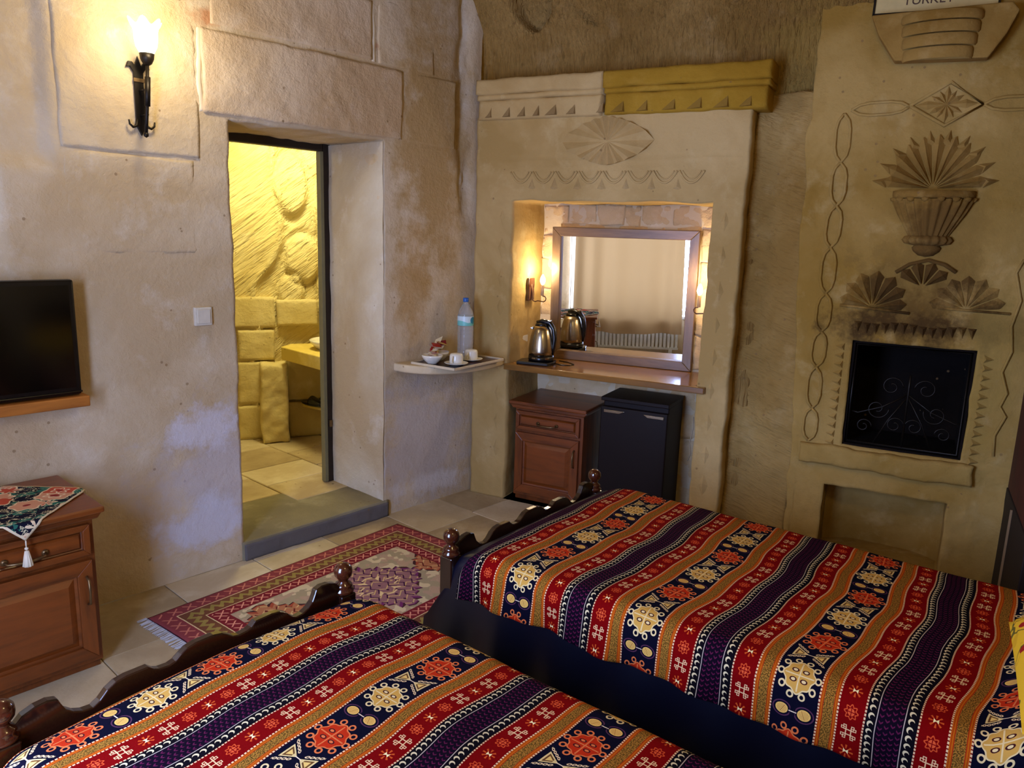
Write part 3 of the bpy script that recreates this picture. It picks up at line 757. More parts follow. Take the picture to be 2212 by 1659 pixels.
# urn in half round
def flute(a, j, r, z): return 1.0 + 0.055 * math.cos(a * 22)
Mu = T(2.022, 0.072, 0)
g = G(); g.lathe([(0.074, 1.582), (0.098, 1.625), (0.128, 1.68), (0.148, 1.725), (0.152, 1.742)], 132, Mu @ Matrix.Diagonal((1, 0.62, 1, 1)), flute, PI, 2 * PI)
g.obj('urn_bowl', M_CARVE, fp, smooth=True)
g = G(); g.lathe([(0.0, 1.745), (0.156, 1.745), (0.160, 1.756), (0.160, 1.776), (0.0, 1.780)], 40, Mu @ Matrix.Diagonal((1, 0.62, 1, 1)), None, PI, 2 * PI)
for k in range(8):
    a = PI + PI * (k + 0.5) / 8; M_ = Mu @ Matrix.Diagonal((1, 0.62, 1, 1)) @ T(0.154 * math.cos(a), 0.154 * math.sin(a), 1.742)
    g.lathe([(0, -0.014), (0.013, -0.008), (0.017, 0.004), (0.0, 0.008)], 8, M_)
g.obj('urn_rim', M_CARVE, fp, smooth=True)
g = G(); g.lathe([(0.05, 1.545), (0.088, 1.553), (0.098, 1.568), (0.088, 1.584), (0.06, 1.590)], 96, Mu @ Matrix.Diagonal((1, 0.66, 1, 1)), lambda a, j, r, z: 1 + 0.05 * math.cos(a * 16), PI, 2 * PI)
g.obj('urn_collar', M_CARVE, fp, smooth=True)
g = G(); g.lathe([(0.0, 1.496), (0.03, 1.502), (0.052, 1.52), (0.058, 1.535), (0.045, 1.55)], 32, Mu @ Matrix.Diagonal((1, 0.7, 1, 1)), None, PI, 2 * PI)
g.obj('urn_foot', M_CARVE, fp, smooth=True)
fan('palmette_leaf', 1.835, 1.262, 7, -4, 178, lambda a: 0.135 + 0.03 * abs(math.sin(a)), 0.022, gap=0.97)
fan('palmette_leaf', 2.205, 1.278, 7, 2, 184, lambda a: 0.145, 0.010, gap=0.95)
G().tube([(1.70, 0.066, 1.262), (1.83, 0.064, 1.256), (1.99, 0.066, 1.245)], 0.007, 6).obj('palmette_base', M_CARVE, fp, smooth=True)
G().tube([(2.10, 0.066, 1.277), (2.21, 0.064, 1.275), (2.37, 0.066, 1.272)], 0.006, 6).obj('palmette_base', M_CARVE, fp, smooth=True)
fan('bud_leaf', 2.026, 1.362, 4, 22, 158, lambda a: 0.115, 0.024, gap=0.9)
G().tube([(1.914, 0.064, 1.424), (1.965, 0.062, 1.462), (2.035, 0.064, 1.483), (2.10, 0.062, 1.466), (2.147, 0.064, 1.436)], 0.009, 6).obj('bud_arch', M_CARVE, fp, smooth=True)
for k in range(13):                                      # row of teeth over the firebox
    s = 1.785 + 0.038 * k; z = 1.172 - 0.006 * math.sin(k)
    G().add([(s - 0.017, 0.068, z + 0.022), (s + 0.017, 0.068, z + 0.022), (s + 0.004, 0.068, z - 0.028), (s, 0.046, z + 0.012)], [(0, 3, 1), (1, 3, 2), (2, 3, 0)]).obj('tooth', M_CARVE, fp)
for k in range(12):                                      # zigzag of points left and right of the firebox
    z = 1.07 - 0.042 * k
    for s, w in ((1.722, 0.038), (2.318, -0.038)):
        G().add([(s + w * 0.5, 0.068, z + 0.018), (s + w * 0.5, 0.068, z - 0.018), (s - w * 0.55, 0.068, z), (s + w * 0.25, 0.052, z)],
                [(0, 1, 3), (1, 2, 3), (2, 0, 3)] if w > 0 else [(1, 0, 3), (2, 1, 3), (0, 2, 3)]).obj('point', M_FIRE, fp)
# iron fire screen
sc = thing('fire_screen', FB @ T(0, 0.105, 0), 'black iron scrollwork fire screen in the hearth opening', 'fire screen')
g = G(); P = [(1.792, 0.618), (2.256, 0.618), (2.256, 1.085), (1.792, 1.085)]
g.tube([(x, 0, z) for x, z in P + P[:1]], 0.007, 6); g.obj('screen_frame', M_IRON, sc, smooth=True)
G().tube([(2.03, 0, 0.62), (2.03, 0, 0.90), (2.03, 0, 0.96)], 0.006, 6).obj('centre_bar', M_IRON, sc, smooth=True)
def spiral(cx, cz, r, turns, a0, sg):
    return [(cx + r * (1 - 0.75 * i / 30) * math.cos(a0 + sg * turns * 2 * PI * i / 30), 0, cz + r * (1 - 0.75 * i / 30) * math.sin(a0 + sg * turns * 2 * PI * i / 30)) for i in range(31)]
for (x, z, r, a, sg) in [(2.10, 0.90, 0.048, PI, -1), (1.96, 0.90, 0.048, 0, 1), (2.07, 0.72, 0.04, PI, -1), (1.99, 0.72, 0.04, 0, 1), (2.15, 0.79, 0.05, PI * 0.9, 1), (1.91, 0.79, 0.05, 0.1, -1),
                         (2.19, 0.70, 0.035, PI, -1), (1.86, 0.70, 0.035, 0, 1)]:
    G().tube(spiral(x, z, r, 1.3, a, sg), 0.0038, 6).obj('scroll', M_IRON, sc, smooth=True)
for sg in (-1, 1):
    G().tube([(2.03, 0, 0.87), (2.03 + sg * 0.10, 0, 0.80), (2.03 + sg * 0.20, 0, 0.76), (2.03 + sg * 0.225, 0, 0.765)], 0.004, 6).obj('curved_rib', M_IRON, sc, smooth=True)
    G().tube([(2.03, 0, 0.86), (2.03 + sg * 0.07, 0, 0.74), (2.03 + sg * 0.12, 0, 0.625)], 0.004, 6).obj('curved_rib', M_IRON, sc, smooth=True)

# corbel and sign
g = G(); q = [(1.70, 2.490), (1.735, 2.41), (1.808, 2.302), (2.147, 2.292), (2.20, 2.38), (2.232, 2.462), (2.205, 2.496)]
g.prism(q, -0.03, 0.044); cb = g.obj('corbel', M_CARVE, wk, bevel=0.006)
for k, (z0, z1, r) in enumerate([(2.292, 2.336, 0.130), (2.341, 2.385, 0.138), (2.390, 2.432, 0.144), (2.437, 2.472, 0.15)]):
    G().lathe([(r * 0.96, z0), (r, z0 + 0.008), (r, z1 - 0.008), (r * 0.97, z1)], 28, T(1.965, -0.02, 0) @ Matrix.Diagonal((1, 0.55, 1, 1)), None, PI, 2 * PI).obj('corbel_ring', M_CARVE, cb, smooth=True)
sg = thing('sign', FB @ T(1.696, 0.0535, 2.505, 0, 0, 1.25), 'white sign in a black frame just above the stone corbel', 'sign')
G().box(0.008, 0.462, -0.004, 0.006, 0.008, 0.33).obj('board', plain('cream_card', (204, 180, 120), 0.7), sg)
g = G(); g.box(0, 0.47, -0.008, 0.008, 0, 0.009).box(0, 0.47, -0.008, 0.008, 0.33, 0.34).box(0, 0.009, -0.008, 0.008, 0, 0.34).box(0.461, 0.47, -0.008, 0.008, 0, 0.34)
g.obj('sign_frame', M_BLACKP, sg)
tc = bpy.data.curves.new('lettering', 'FONT'); tc.body = 'TURKEY'; tc.size = 0.052; tc.extrude = 0.0006; tc.align_x = 'CENTER'
to = bpy.data.objects.new('lettering_src', tc); COL.objects.link(to); bpy.context.view_layer.update()
me = bpy.data.meshes.new_from_object(to.evaluated_get(bpy.context.evaluated_depsgraph_get())); bpy.data.objects.remove(to)
me.materials.clear(); me.materials.append(plain('ink', (70, 40, 20), 0.6))
lo = bpy.data.objects.new('lettering', me); COL.objects.link(lo); lo.parent = sg; lo.matrix_local = Matrix.Translation((0.209, -0.0048, 0.036)) @ Matrix.Rotation(rad(90), 4, 'X')

# ================================================================== NICHE CONTENTS
dk = thing('desk_board', FB, 'honey brown wooden desk board set across the wall niche', 'desk')
v_, f_ = poly_slab([(-0.016, -0.022), (1.128, -0.030), (1.132, 0.004), (1.078, 0.006), (1.078, 0.405), (0.004, 0.405), (0.004, 0.004), (-0.016, 0.004)], 0.778, 0.812)
obj('board', v_, f_, M_DESK, dk, bevel=0.004)
# mirror, leaning forward a little
MM = FB @ T(0.527, 0.372, 0.814, 3.0, 2.0)
mi = thing('wall_mirror', MM, 'large square mirror in a brown wooden frame on the desk', 'mirror')
hw, hh_, fw = 0.424, 0.770, 0.052
G().prism([(-hw, 0), (hw, 0), (hw - fw, fw), (-hw + fw, fw)], -0.02, 0.02).obj('frame_rail', M_MFRAME, mi, bevel=0.003)
G().prism([(-hw + fw, hh_ - fw), (hw - fw, hh_ - fw), (hw, hh_), (-hw, hh_)], -0.02, 0.02).obj('frame_rail', M_MFRAME, mi, bevel=0.003)
G().prism([(-hw, 0), (-hw + fw, fw), (-hw + fw, hh_ - fw), (-hw, hh_)], -0.02, 0.02).obj('frame_stile', M_MFRAMEV, mi, bevel=0.003)
G().prism([(hw, 0), (hw, hh_), (hw - fw, hh_ - fw), (hw - fw, fw)], -0.02, 0.02).obj('frame_stile', M_MFRAMEV, mi, bevel=0.003)
G().box(-hw + fw - 0.004, hw - fw + 0.004, 0.004, 0.010, fw - 0.004, hh_ - fw + 0.004).obj('glass', (lambda m: (setattr(m.p.inputs['Metallic'], 'default_value', 1.0), m.color((0.93, 0.94, 0.93, 1)), m.m)[2])(Mat('silvered_glass', 0.0, 1.0)), mi)

def cabinet(M, label, nm='bedside_cabinet', handle=True):
    """drawer over door; x along the front, y back, origin at front left on the floor"""
    c = thing(nm, M, label, 'cabinet')
    w, d, h = 0.425, 0.42, 0.60
    g = G().box(0.0, w, 0.012, d, 0.03, h - 0.030)
    g.box(0.004, w - 0.004, 0.03, d - 0.01, 0.0, 0.03); g.obj('carcass', M_CABV, c, bevel=0.003)
    g = G(); g.box(-0.028, w + 0.028, -0.030, d + 0.004, h - 0.022, h)
    g.prism([(-0.028, h - 0.022), (w + 0.028, h - 0.022), (w + 0.010, h - 0.045), (-0.010, h - 0.045)], -0.012, d)
    g.obj('cabinet_top', M_CAB, c, bevel=0.006)
    def framed(nm, x0, x1, z0, z1, b, fld):
        a0, a1, c0, c1 = x0 + b, x1 - b, z0 + b, z1 - b; e = fld
        v = [(a0, 0.002, c0), (a1, 0.002, c0), (a1, 0.002, c1), (a0, 0.002, c1), (a0 + e * .3, 0.004, c0 + e * .3), (a1 - e * .3, 0.004, c0 + e * .3), (a1 - e * .3, 0.004, c1 - e * .3), (a0 + e * .3, 0.004, c1 - e * .3),
             (a0 + e, -0.007, c0 + e), (a1 - e, -0.007, c0 + e), (a1 - e, -0.007, c1 - e), (a0 + e, -0.007, c1 - e)]
        f = [(0, 1, 5, 4), (1, 2, 6, 5), (2, 3, 7, 6), (3, 0, 4, 7), (4, 5, 9, 8), (5, 6, 10, 9), (6, 7, 11, 10), (7, 4, 8, 11), (8, 9, 10, 11)]
        door = obj(nm, v, f, M_CAB, c)
        for p in ([(x0, z0), (x1, z0), (x1 - b, z0 + b), (x0 + b, z0 + b)], [(x0 + b, z1 - b), (x1 - b, z1 - b), (x1, z1), (x0, z1)]):
            G().prism(p, -0.010, 0.012).obj('rail', M_CAB, door, bevel=0.002)
        for p in ([(x0, z0), (x0 + b, z0 + b), (x0 + b, z1 - b), (x0, z1)], [(x1, z0), (x1, z1), (x1 - b, z1 - b), (x1 - b, z0 + b)]):
            G().prism(p, -0.010, 0.012).obj('stile', M_CABV, door, bevel=0.002)
        return door
    dr = framed('drawer', 0.012, w - 0.018, 0.432, 0.542, 0.022, 0.012)
    do = framed('door', 0.012, w - 0.018, 0.055, 0.415, 0.048, 0.030)
    g = G(); g.tube([(0.155, -0.012, 0.482), (0.160, -0.030, 0.478), (0.19, -0.036, 0.476), (w - 0.19, -0.036, 0.476), (w - 0.160, -0.030, 0.478), (w - 0.155, -0.012, 0.482)], 0.0045, 8)
    for x in (0.155, w - 0.155): g.lathe([(0.0, 0), (0.010, 0.001), (0.011, 0.005), (0, 0.007)], 14, T(x, -0.008, 0.482, 0, 90))
    tag(g.obj('handle', M_BRASS, dr, smooth=True), 'metal bow handle')
    g = G(); x = w - 0.040
    g.tube([(x, -0.012, 0.36), (x, -0.032, 0.352), (x, -0.038, 0.31), (x, -0.032, 0.268), (x, -0.012, 0.26)], 0.0045, 8)
    tag(g.obj('handle', M_BRASS, do, smooth=True), 'metal bow handle')
    return c
cabinet(FB @ T(0.042, 0.028, 0), 'stained oak cabinet under the desk, drawer above door')
cabinet(FL @ T(-2.662, -0.478, 0), 'stained oak bedside cabinet with a tasselled floral cloth on top')

# refrigerator
fr = thing('mini_fridge', FB @ T(0.544, 0.085, 0), 'dark brown mini fridge under the right side of the desk', 'fridge')
M_FR = plain('dark_brown_enamel', (24, 12, 9), 0.5, spec=0.2)
G().box(0.004, 0.376, 0.035, 0.31, 0.025, 0.650).obj('body', M_FR, fr, bevel=0.006)
G().box(0, 0.38, 0.0, 0.032, 0.035, 0.622).obj('fridge_door', M_FR, fr, bevel=0.006)
G().box(-0.002, 0.382, 0.004, 0.30, 0.652, 0.674).obj('worktop', M_FR, fr, bevel=0.004)
g = G().prism([(0.02, 0.606), (0.142, 0.606), (0.11, 0.590), (0.02, 0.590)], -0.006, 0.004); tag(g.obj('handle_strip', M_STEEL, fr, bevel=0.002), 'metal grip strip')
g = G().prism([(0.245, 0.606), (0.36, 0.606), (0.36, 0.590), (0.27, 0.590)], -0.006, 0.004); tag(g.obj('handle_strip', M_STEEL, fr, bevel=0.002), 'metal grip strip')
for x in (0.03, 0.35):
    for y in (0.05, 0.28): G().lathe([(0.015, 0), (0.018, 0.004), (0.012, 0.03)], 12, T(x, y, 0)).obj('foot', M_BLACKP, fr)
cable = G().tube([(1.068, 0.05, 0.64), (1.072, 0.045, 0.58), (1.060, 0.045, 0.50), (1.068, 0.05, 0.44), (1.055, 0.05, 0.40)], 0.003, 8).obj('power_cable', plain('grey_cable', (150, 140, 120), 0.5), None, FB, smooth=True)
tag(cable, 'thin pale cable hanging beside the mini fridge', 'cable')

# kettle
kt = thing('electric_kettle', FB @ T(0.158, 0.105, 0.812, 12), 'steel electric kettle with a black handle, on the desk', 'kettle')
g = G(); v_, f_ = poly_slab([(-0.125, -0.075), (0.060, -0.085), (0.082, -0.03), (0.078, 0.06), (-0.085, 0.075), (-0.122, 0.02)], 0.0, 0.020)
obj('power_base', v_, f_, M_BLACKP, kt, bevel=0.005)
G().lathe([(0.0, 0.022), (0.070, 0.022), (0.074, 0.030), (0.072, 0.052), (0, 0.052)], 40).obj('lower_collar', M_BLACKP, kt, smooth=True)
G().lathe([(0.0, 0.052), (0.071, 0.052), (0.073, 0.075), (0.071, 0.11), (0.064, 0.155), (0.053, 0.195), (0.042, 0.218), (0.0, 0.219)], 48).obj('kettle_body', M_STEEL, kt, smooth=True)
G().lathe([(0.0, 0.219), (0.041, 0.219), (0.036, 0.232), (0.015, 0.238), (0.0, 0.239)], 32).obj('lid', M_BLACKP, kt, smooth=True)
g = G(); P = [(-0.030, -0.004, 0.236), (0.005, -0.008, 0.246), (0.045, -0.010, 0.238), (0.070, -0.012, 0.205), (0.078, -0.014, 0.15), (0.074, -0.016, 0.10), (0.066, -0.012, 0.060)]
g.tube(P, [0.010, 0.014, 0.015, 0.014, 0.013, 0.012, 0.012], 12); g.obj('handle', M_BLACKP, kt, smooth=True)
G().box(0.034, 0.054, -0.020, 0.004, 0.246, 0.254).obj('switch', M_STEEL, kt, bevel=0.002)
G().prism([(-0.052, 0.195), (-0.070, 0.205), (-0.046, 0.215)], -0.014, 0.014).obj('spout', M_STEEL, kt, bevel=0.002)
for a in (-110, -50): G().box(-0.012, 0.012, -0.002, 0.002, -0.004, 0.004, T(0.074 * math.cos(rad(a)), 0.074 * math.sin(rad(a)), 0.040, a + 90)).obj('badge', M_STEEL, kt)
G().tube([(0.07, 0.02, 0.006), (0.12, -0.01, 0.003), (0.17, 0.0, 0.003), (0.185, 0.04, 0.003), (0.15, 0.09, 0.003), (0.08, 0.13, 0.003)], 0.003, 8).obj('cord', M_BLACKP, kt, smooth=True)
so = thing('wall_socket', FB @ T(-0.006, 0.222, 0.912, -90), 'white power socket on the niche side wall behind the kettle', 'socket')
G().box(-0.038, 0.038, 0.0, -0.010, -0.038, 0.038).obj('plate', M_WHITEP, so, bevel=0.003)
G().lathe([(0.020, 0), (0.024, 0.004), (0.018, 0.004), (0.016, -0.002), (0.0, -0.002)], 24, T(0, -0.010, 0, 0, 90)).obj('outlet', M_WHITEP, so)

# the two sconces in the niche
def niche_sconce(s, mir, label):
    r = thing('candle_sconce', FB @ T(s, 0.245, 1.22, 180 if mir else 0), label, 'wall lamp', 'candle lamps in the niche')
    G().prism([(-0.038, -0.066), (0.038, -0.066), (0.040, -0.03), (0.036, 0.0), (0.040, 0.03), (0.036, 0.066), (-0.036, 0.066), (-0.040, 0.03), (-0.036, 0.0), (-0.040, -0.03)], -0.009, 0.009, T(0.010, 0, 0, 90)).obj('back_plate', M_WALNUTX, r, bevel=0.003)
    g = G(); P = [(0.018, 0, 0.03), (0.022, 0, -0.02), (0.024, 0, -0.055)]
    P += [(0.030, 0, -0.066), (0.045, 0, -0.070), (0.060, 0, -0.064), (0.080, 0, -0.066), (0.098, 0, -0.068), (0.110, 0, -0.060), (0.113, 0, -0.048), (0.106, 0, -0.037), (0.094, 0, -0.034), (0.090, 0, -0.036)]
    g.tube(P, 0.0032, 8); g.obj('arm', M_BRONZE, r, smooth=True)
    G().lathe([(0.0, -0.034), (0.010, -0.032), (0.0095, 0.028), (0.0, 0.030)], 18, T(0.088, 0, 0)).obj('candle_tube', plain('cream_tube', (214, 176, 130), 0.5), r, smooth=True)
    G().lathe([(0.0, 0.030), (0.009, 0.034), (0.016, 0.052), (0.013, 0.070), (0.004, 0.088), (0.0, 0.090)], 18, T(0.088, 0, 0)).obj('bulb', M_BULB, r, smooth=True)
    lp = bpy.data.lights.new('bulb_light', 'POINT'); lp.energy = NICHE_W; lp.color = (1.0, 0.80, 0.52); lp.shadow_soft_size = 0.02
    lo_ = bpy.data.objects.new('bulb_light', lp); COL.objects.link(lo_); lo_.parent = r; lo_.location = (0.088, 0, 0.115)
M_BULB = emit('glowing_bulb', (1.0, 0.86, 0.62, 1), 22.0)
niche_sconce(-0.004, False, 'candle wall lamp to the left of the mirror, above the kettle')
niche_sconce(1.089, True, 'candle wall lamp at the right edge of the mirror')

# ================================================================== CORNER SHELF AND TRAY
poly = [(-0.562, 0.004)]
for i in range(25):
    q = i / 24; a = PI * (1 - q) / 2 * 1.0
    # from the left wall to the surround, a flat quarter ellipse
    A0 = Vector((-0.562, -0.02)); A1 = Vector((0.055, -0.235)); ct_ = Vector((-0.06, -0.0))
    x = A0.x + (A1.x - A0.x) * (1 - math.cos(q * PI * 0.5)) ** 0.9 * 1.0
    y = -0.02 - (0.235 - 0.02) * q - 0.15 * math.sin(PI * q) ** 0.85
    poly.append((x, y))
poly += [(0.075, -0.232), (0.02, 0.012)]
v_, f_ = poly_slab(poly, 0.800, 0.843)
cs = thing('corner_shelf', FL, 'rounded pale stone corner shelf holding the tea tray', 'shelf')
obj('shelf_slab', v_, f_, stone('shelf_stone', (220, 204, 172), (198, 178, 142), (228, 216, 192), bumpk=0.25), cs, bevel=0.010, seg=3)
TRM = FL @ T(-0.272, -0.195, 0.843, 8)
ty = thing('tray', TRM, 'dark tray with a pale rim on the corner shelf', 'tray')
M_TRAY = Mat('lacquer_tray', 0.25); tv = M_TRAY.coords(); tx, tyy, tz = M_TRAY.xyz(tv)
M_TRAY.color(M_TRAY.mix(M_TRAY.noise(tv, 9, 3).gt(0.52) * 0.7, lin((34, 24, 44)), lin((74, 34, 24))))
G().box(-0.215, 0.215, -0.145, 0.145, 0.0, 0.006).obj('base', M_TRAY.m, ty)
g = G()
for a, b, c, d, sx, sy in ((-0.219, 0.219, -0.149, -0.144, 0, -1), (-0.219, 0.219, 0.144, 0.149, 0, 1), (-0.219, -0.214, -0.149, 0.149, -1, 0), (0.214, 0.219, -0.149, 0.149, 1, 0)):
    g.box(a, b, c, d, 0.0, 0.013)
g.obj('rim', plain('pale_rim', (216, 200, 170), 0.4), ty, bevel=0.0015)
def on_tray(s, w): return FL @ T(s, w, 0.8495)
# cups upside down on saucers
def cup(M, label):
    sa = thing('saucer', M, label[0], 'saucer', 'saucers on the tray')
    G().lathe([(0, 0), (0.030, 0.0), (0.034, 0.003), (0.060, 0.010), (0.064, 0.013), (0.060, 0.0135), (0.034, 0.0065), (0, 0.005)], 36).obj('dish', M_CERAM, sa, smooth=True)
    c = thing('cup', M @ T(0.0, 0, 0.0068), label[1], 'cup', 'cups on the tray')
    G().lathe([(0.0335, 0.0), (0.0355, 0.001), (0.036, 0.018), (0.035, 0.043), (0.031, 0.052), (0.022, 0.055), (0.0, 0.0555)], 36).obj('bowl', M_CERAM, c, smooth=True)
    G().tube([(0.034, 0, 0.012), (0.050, 0, 0.014), (0.055, 0, 0.028), (0.048, 0, 0.040), (0.033, 0, 0.042)], 0.004, 8, T(0, 0, 0, 200)).obj('handle', M_CERAM, c, smooth=True)
cup(on_tray(-0.362, -0.272), ('white saucer under the front upturned cup', 'upturned white cup nearest the tray front'))
cup(on_tray(-0.205, -0.225), ('white saucer under the upturned cup near the water bottle', 'upturned white cup in front of the water bottle'))
def sachets(M, cols, n, label, name, group, seed, R=0.030):
    rnd = random.Random(seed)
    for k in range(n):
        a = rnd.uniform(0, 2 * PI); r = R * math.sqrt(rnd.random()); c = cols[k % len(cols)]
        m = T(r * math.cos(a), r * math.sin(a), 0.044 + 0.005 * k, rnd.uniform(0, 180), rnd.uniform(-55, 55), rnd.uniform(-30, 30))
        v = []; f = []; w, h = c[1]
        for i in range(4):
            for j in range(4):
                x = -w / 2 + w * i / 3; y = -h / 2 + h * j / 3; e = 0.0 if i in (0, 3) or j in (0, 3) else 0.0028
                v.append((x, y, e))
        for i in range(4):
            for j in range(4):
                x = -w / 2 + w * i / 3; y = -h / 2 + h * j / 3; e = 0.0 if i in (0, 3) or j in (0, 3) else -0.0028
                v.append((x, y, e - 0.0004))
        for i in range(3):
            for j in range(3):
                f.append((i * 4 + j, (i + 1) * 4 + j, (i + 1) * 4 + j + 1, i * 4 + j + 1)); f.append((16 + i * 4 + j, 16 + i * 4 + j + 1, 16 + (i + 1) * 4 + j + 1, 16 + (i + 1) * 4 + j))
        o = obj(name, v, f, c[0], None, M @ m); tag(o, (('lower ', 'upper ') if n // len(cols) == 2 else ('lowest ', 'middle ', 'uppermost '))[k // len(cols)] + c[2] % label, 'sachet', group)
def bowl(M, label):
    b = thing('bowl', M, label, 'bowl', 'bowls on the tray')
    G().lathe([(0, 0), (0.024, 0), (0.026, 0.004), (0.042, 0.018), (0.054, 0.036), (0.057, 0.048), (0.0545, 0.048), (0.050, 0.036), (0.038, 0.020), (0.020, 0.010), (0, 0.009)], 40).obj('bowl_body', M_CERAM, b, smooth=True)
    return b
b1 = on_tray(-0.438, -0.168); b2 = on_tray(-0.335, -0.105)
bowl(b1, 'small white bowl of pink sachets at the left of the tray'); bowl(b2, 'small white bowl piled with red and yellow sachets behind the cups')
PK = plain('pink_paper', (214, 158, 138), 0.6); CR = plain('cream_paper', (228, 214, 176), 0.6); RD = plain('red_foil', (178, 44, 34), 0.35)
YL = plain('yellow_paper', (222, 196, 104), 0.55); DR = plain('dark_red_foil', (120, 26, 34), 0.35); OR = plain('orange_foil', (208, 84, 44), 0.4)
sachets(b1, [(PK, (0.045, 0.022), 'pink paper sachet in %s'), (CR, (0.045, 0.020), 'cream paper sachet in %s')], 6, 'the left bowl on the tray', 'sachet', 'sachets in the left bowl', 3, 0.022)
sachets(b2 @ T(0, 0, 0.004), [(PK, (0.055, 0.03), 'pink paper sachet in %s'), (OR, (0.045, 0.038), 'orange foil sachet in %s'), (RD, (0.05, 0.038), 'red foil sachet in %s'),
                              (DR, (0.05, 0.034), 'dark red foil sachet in %s'), (YL, (0.06, 0.045), 'yellow sachet in %s'), (CR, (0.06, 0.04), 'cream sachet in %s')], 12,
        'the bowl behind the cups', 'sachet', 'sachets in the bowl behind the cups', 8, 0.042)
# water bottle
bt = thing('water_bottle', FL @ T(-0.160, -0.130, 0.8495), 'clear plastic water bottle with a blue cap on the tray', 'bottle')
mgl = Mat('clear_plastic', 0.06); mgl.p.inputs['Transmission Weight'].default_value = 0.82; mgl.p.inputs['IOR'].default_value = 1.33; mgl.color((0.90, 0.93, 0.94, 1))
prof = [(0.0, 0.004), (0.030, 0.0), (0.041, 0.008), (0.0435, 0.018)]
for k in range(7): z = 0.022 + k * 0.022; prof += [(0.0435, z), (0.0445, z + 0.006), (0.0445, z + 0.014), (0.0418, z + 0.019)]
prof += [(0.0442, 0.180), (0.0442, 0.236), (0.0415, 0.252), (0.034, 0.272), (0.022, 0.292), (0.0145, 0.302), (0.0140, 0.312)]
G().lathe(prof, 40).obj('bottle_body', mgl.m, bt, smooth=True)
G().lathe([(0.0, 0.3115), (0.0155, 0.3115), (0.0160, 0.316), (0.0160, 0.330), (0.014, 0.333), (0.0, 0.334)], 32).obj('cap', plain('blue_cap', (20, 92, 176), 0.35), bt, smooth=True)
ml = Mat('printed_label', 0.35); lv = ml.coords(); lx, ly, lz = ml.xyz(lv)
wv = (lx * 90).sin() * 0.006 + 0.205
ml.color(ml.mix(lz.lt(wv) * 0.85, lin((196, 220, 226)), lin((84, 186, 178))))
ml.color(ml.mix(ln(lx - 0.012, (lz - 0.212)).lt(0.019), ml.mix(lz.lt(wv) * 0.85, lin((206, 224, 230)), lin((92, 190, 180))), lin((16, 128, 166))))
G().lathe([(0.0449, 0.182), (0.0451, 0.184), (0.0451, 0.232), (0.0449, 0.234)], 40).obj('label', ml.m, bt, smooth=True)

# ================================================================== LEFT WALL FITTINGS
sw_ = thing('light_switch', FL @ T(-1.596, -0.004, 1.155), 'white light switch beside the doorway', 'switch')
G().box(-0.038, 0.038, -0.010, 0.012, -0.039, 0.039).obj('plate', M_WHITEP, sw_, bevel=0.004)
G().box(-0.028, 0.028, -0.015, -0.008, -0.030, 0.030).obj('rocker', M_WHITEP, sw_, bevel=0.002)
tvs = thing('television', FL @ T(-2.117, -0.10, 0.905), 'black flat screen television on the left wall', 'television')
G().box(-0.70, 0.0, 0.0, 0.045, 0.0, 0.424).obj('casing', M_BLACKP, tvs, bevel=0.008)
G().box(-0.68, -0.020, -0.003, 0.002, 0.030, 0.404).obj('screen', M_SCREEN, tvs)
G().tube([(-0.70, -0.001, 0.012), (0, -0.001, 0.012)], 0.004, 8).obj('lower_bezel', M_BLACKP, tvs)
G().box(-0.45, -0.25, 0.04, 0.11, 0.12, 0.30).obj('wall_bracket', M_BLACKP, tvs)
ts = thing('tv_shelf', FL @ T(-2.112, 0, 0.861), 'orange pine shelf under the television', 'shelf')
G().box(-0.72, 0.012, -0.125, 0.01, 0.0, 0.040).obj('board', M_PINE, ts, bevel=0.004)
# torch sconce
tl_ = thing('torch_sconce', FL @ T(-1.806, -0.012, 1.87), 'black iron torch lamp with a glowing glass tulip shade', 'wall lamp')
bp = [(-0.018, 0.03), (0.0, -0.005), (0.018, 0.03), (0.018, 0.225), (0.030, 0.243), (0.044, 0.240), (0.036, 0.262), (0.020, 0.262), (0.012, 0.250), (0.0, 0.285), (-0.012, 0.250), (-0.020, 0.262), (-0.036, 0.262), (-0.044, 0.240), (-0.030, 0.243), (-0.018, 0.225)]
G().prism(bp, -0.006, 0.004).obj('back_plate', M_IRON, tl_, bevel=0.002)
for q in (-1, 1):
    G().tube([(q * 0.014, -0.004, 0.055), (q * 0.020, -0.008, 0.030), (q * 0.034, -0.010, 0.024), (q * 0.046, -0.010, 0.034), (q * 0.048, -0.010, 0.050)], [0.006, 0.006, 0.005, 0.004, 0.003], 8).obj('hook', M_IRON, tl_, smooth=True)
G().box(-0.020, 0.020, -0.009, -0.005, 0.190, 0.204).obj('collar_band', M_BRASS, tl_, bevel=0.001)
xr = 0.012
G().tube([(xr - 0.020, -0.060, 0.000), (xr - 0.010, -0.060, 0.10), (xr, -0.060, 0.25)], 0.0065, 10).obj('torch_rod', M_IRON, tl_, smooth=True)
G().tube([(xr - 0.009, -0.060, 0.10), (xr - 0.002, -0.060, 0.205)], 0.0105, 12).obj('grip', M_IRON, tl_, smooth=True)
G().lathe([(0, -0.012), (0.009, -0.006), (0.009, 0.004), (0, 0.010)], 14, T(xr - 0.020, -0.060, -0.004)).obj('finial', M_IRON, tl_, smooth=True)
for z in (0.07, 0.16): G().tube([(0.0, -0.004, z), (xr - 0.008, -0.058, z)], 0.0045, 8).obj('bracket', M_IRON, tl_, smooth=True)
G().lathe([(0.006, 0.245), (0.016, 0.252), (0.024, 0.268), (0.027, 0.288), (0.024, 0.288), (0.0, 0.275)], 24, T(xr, -0.060, 0)).obj('shade_cup', M_IRON, tl_, smooth=True)
M_SHADE = emit('glowing_glass', (1.0, 0.90, 0.66, 1), 7.0)
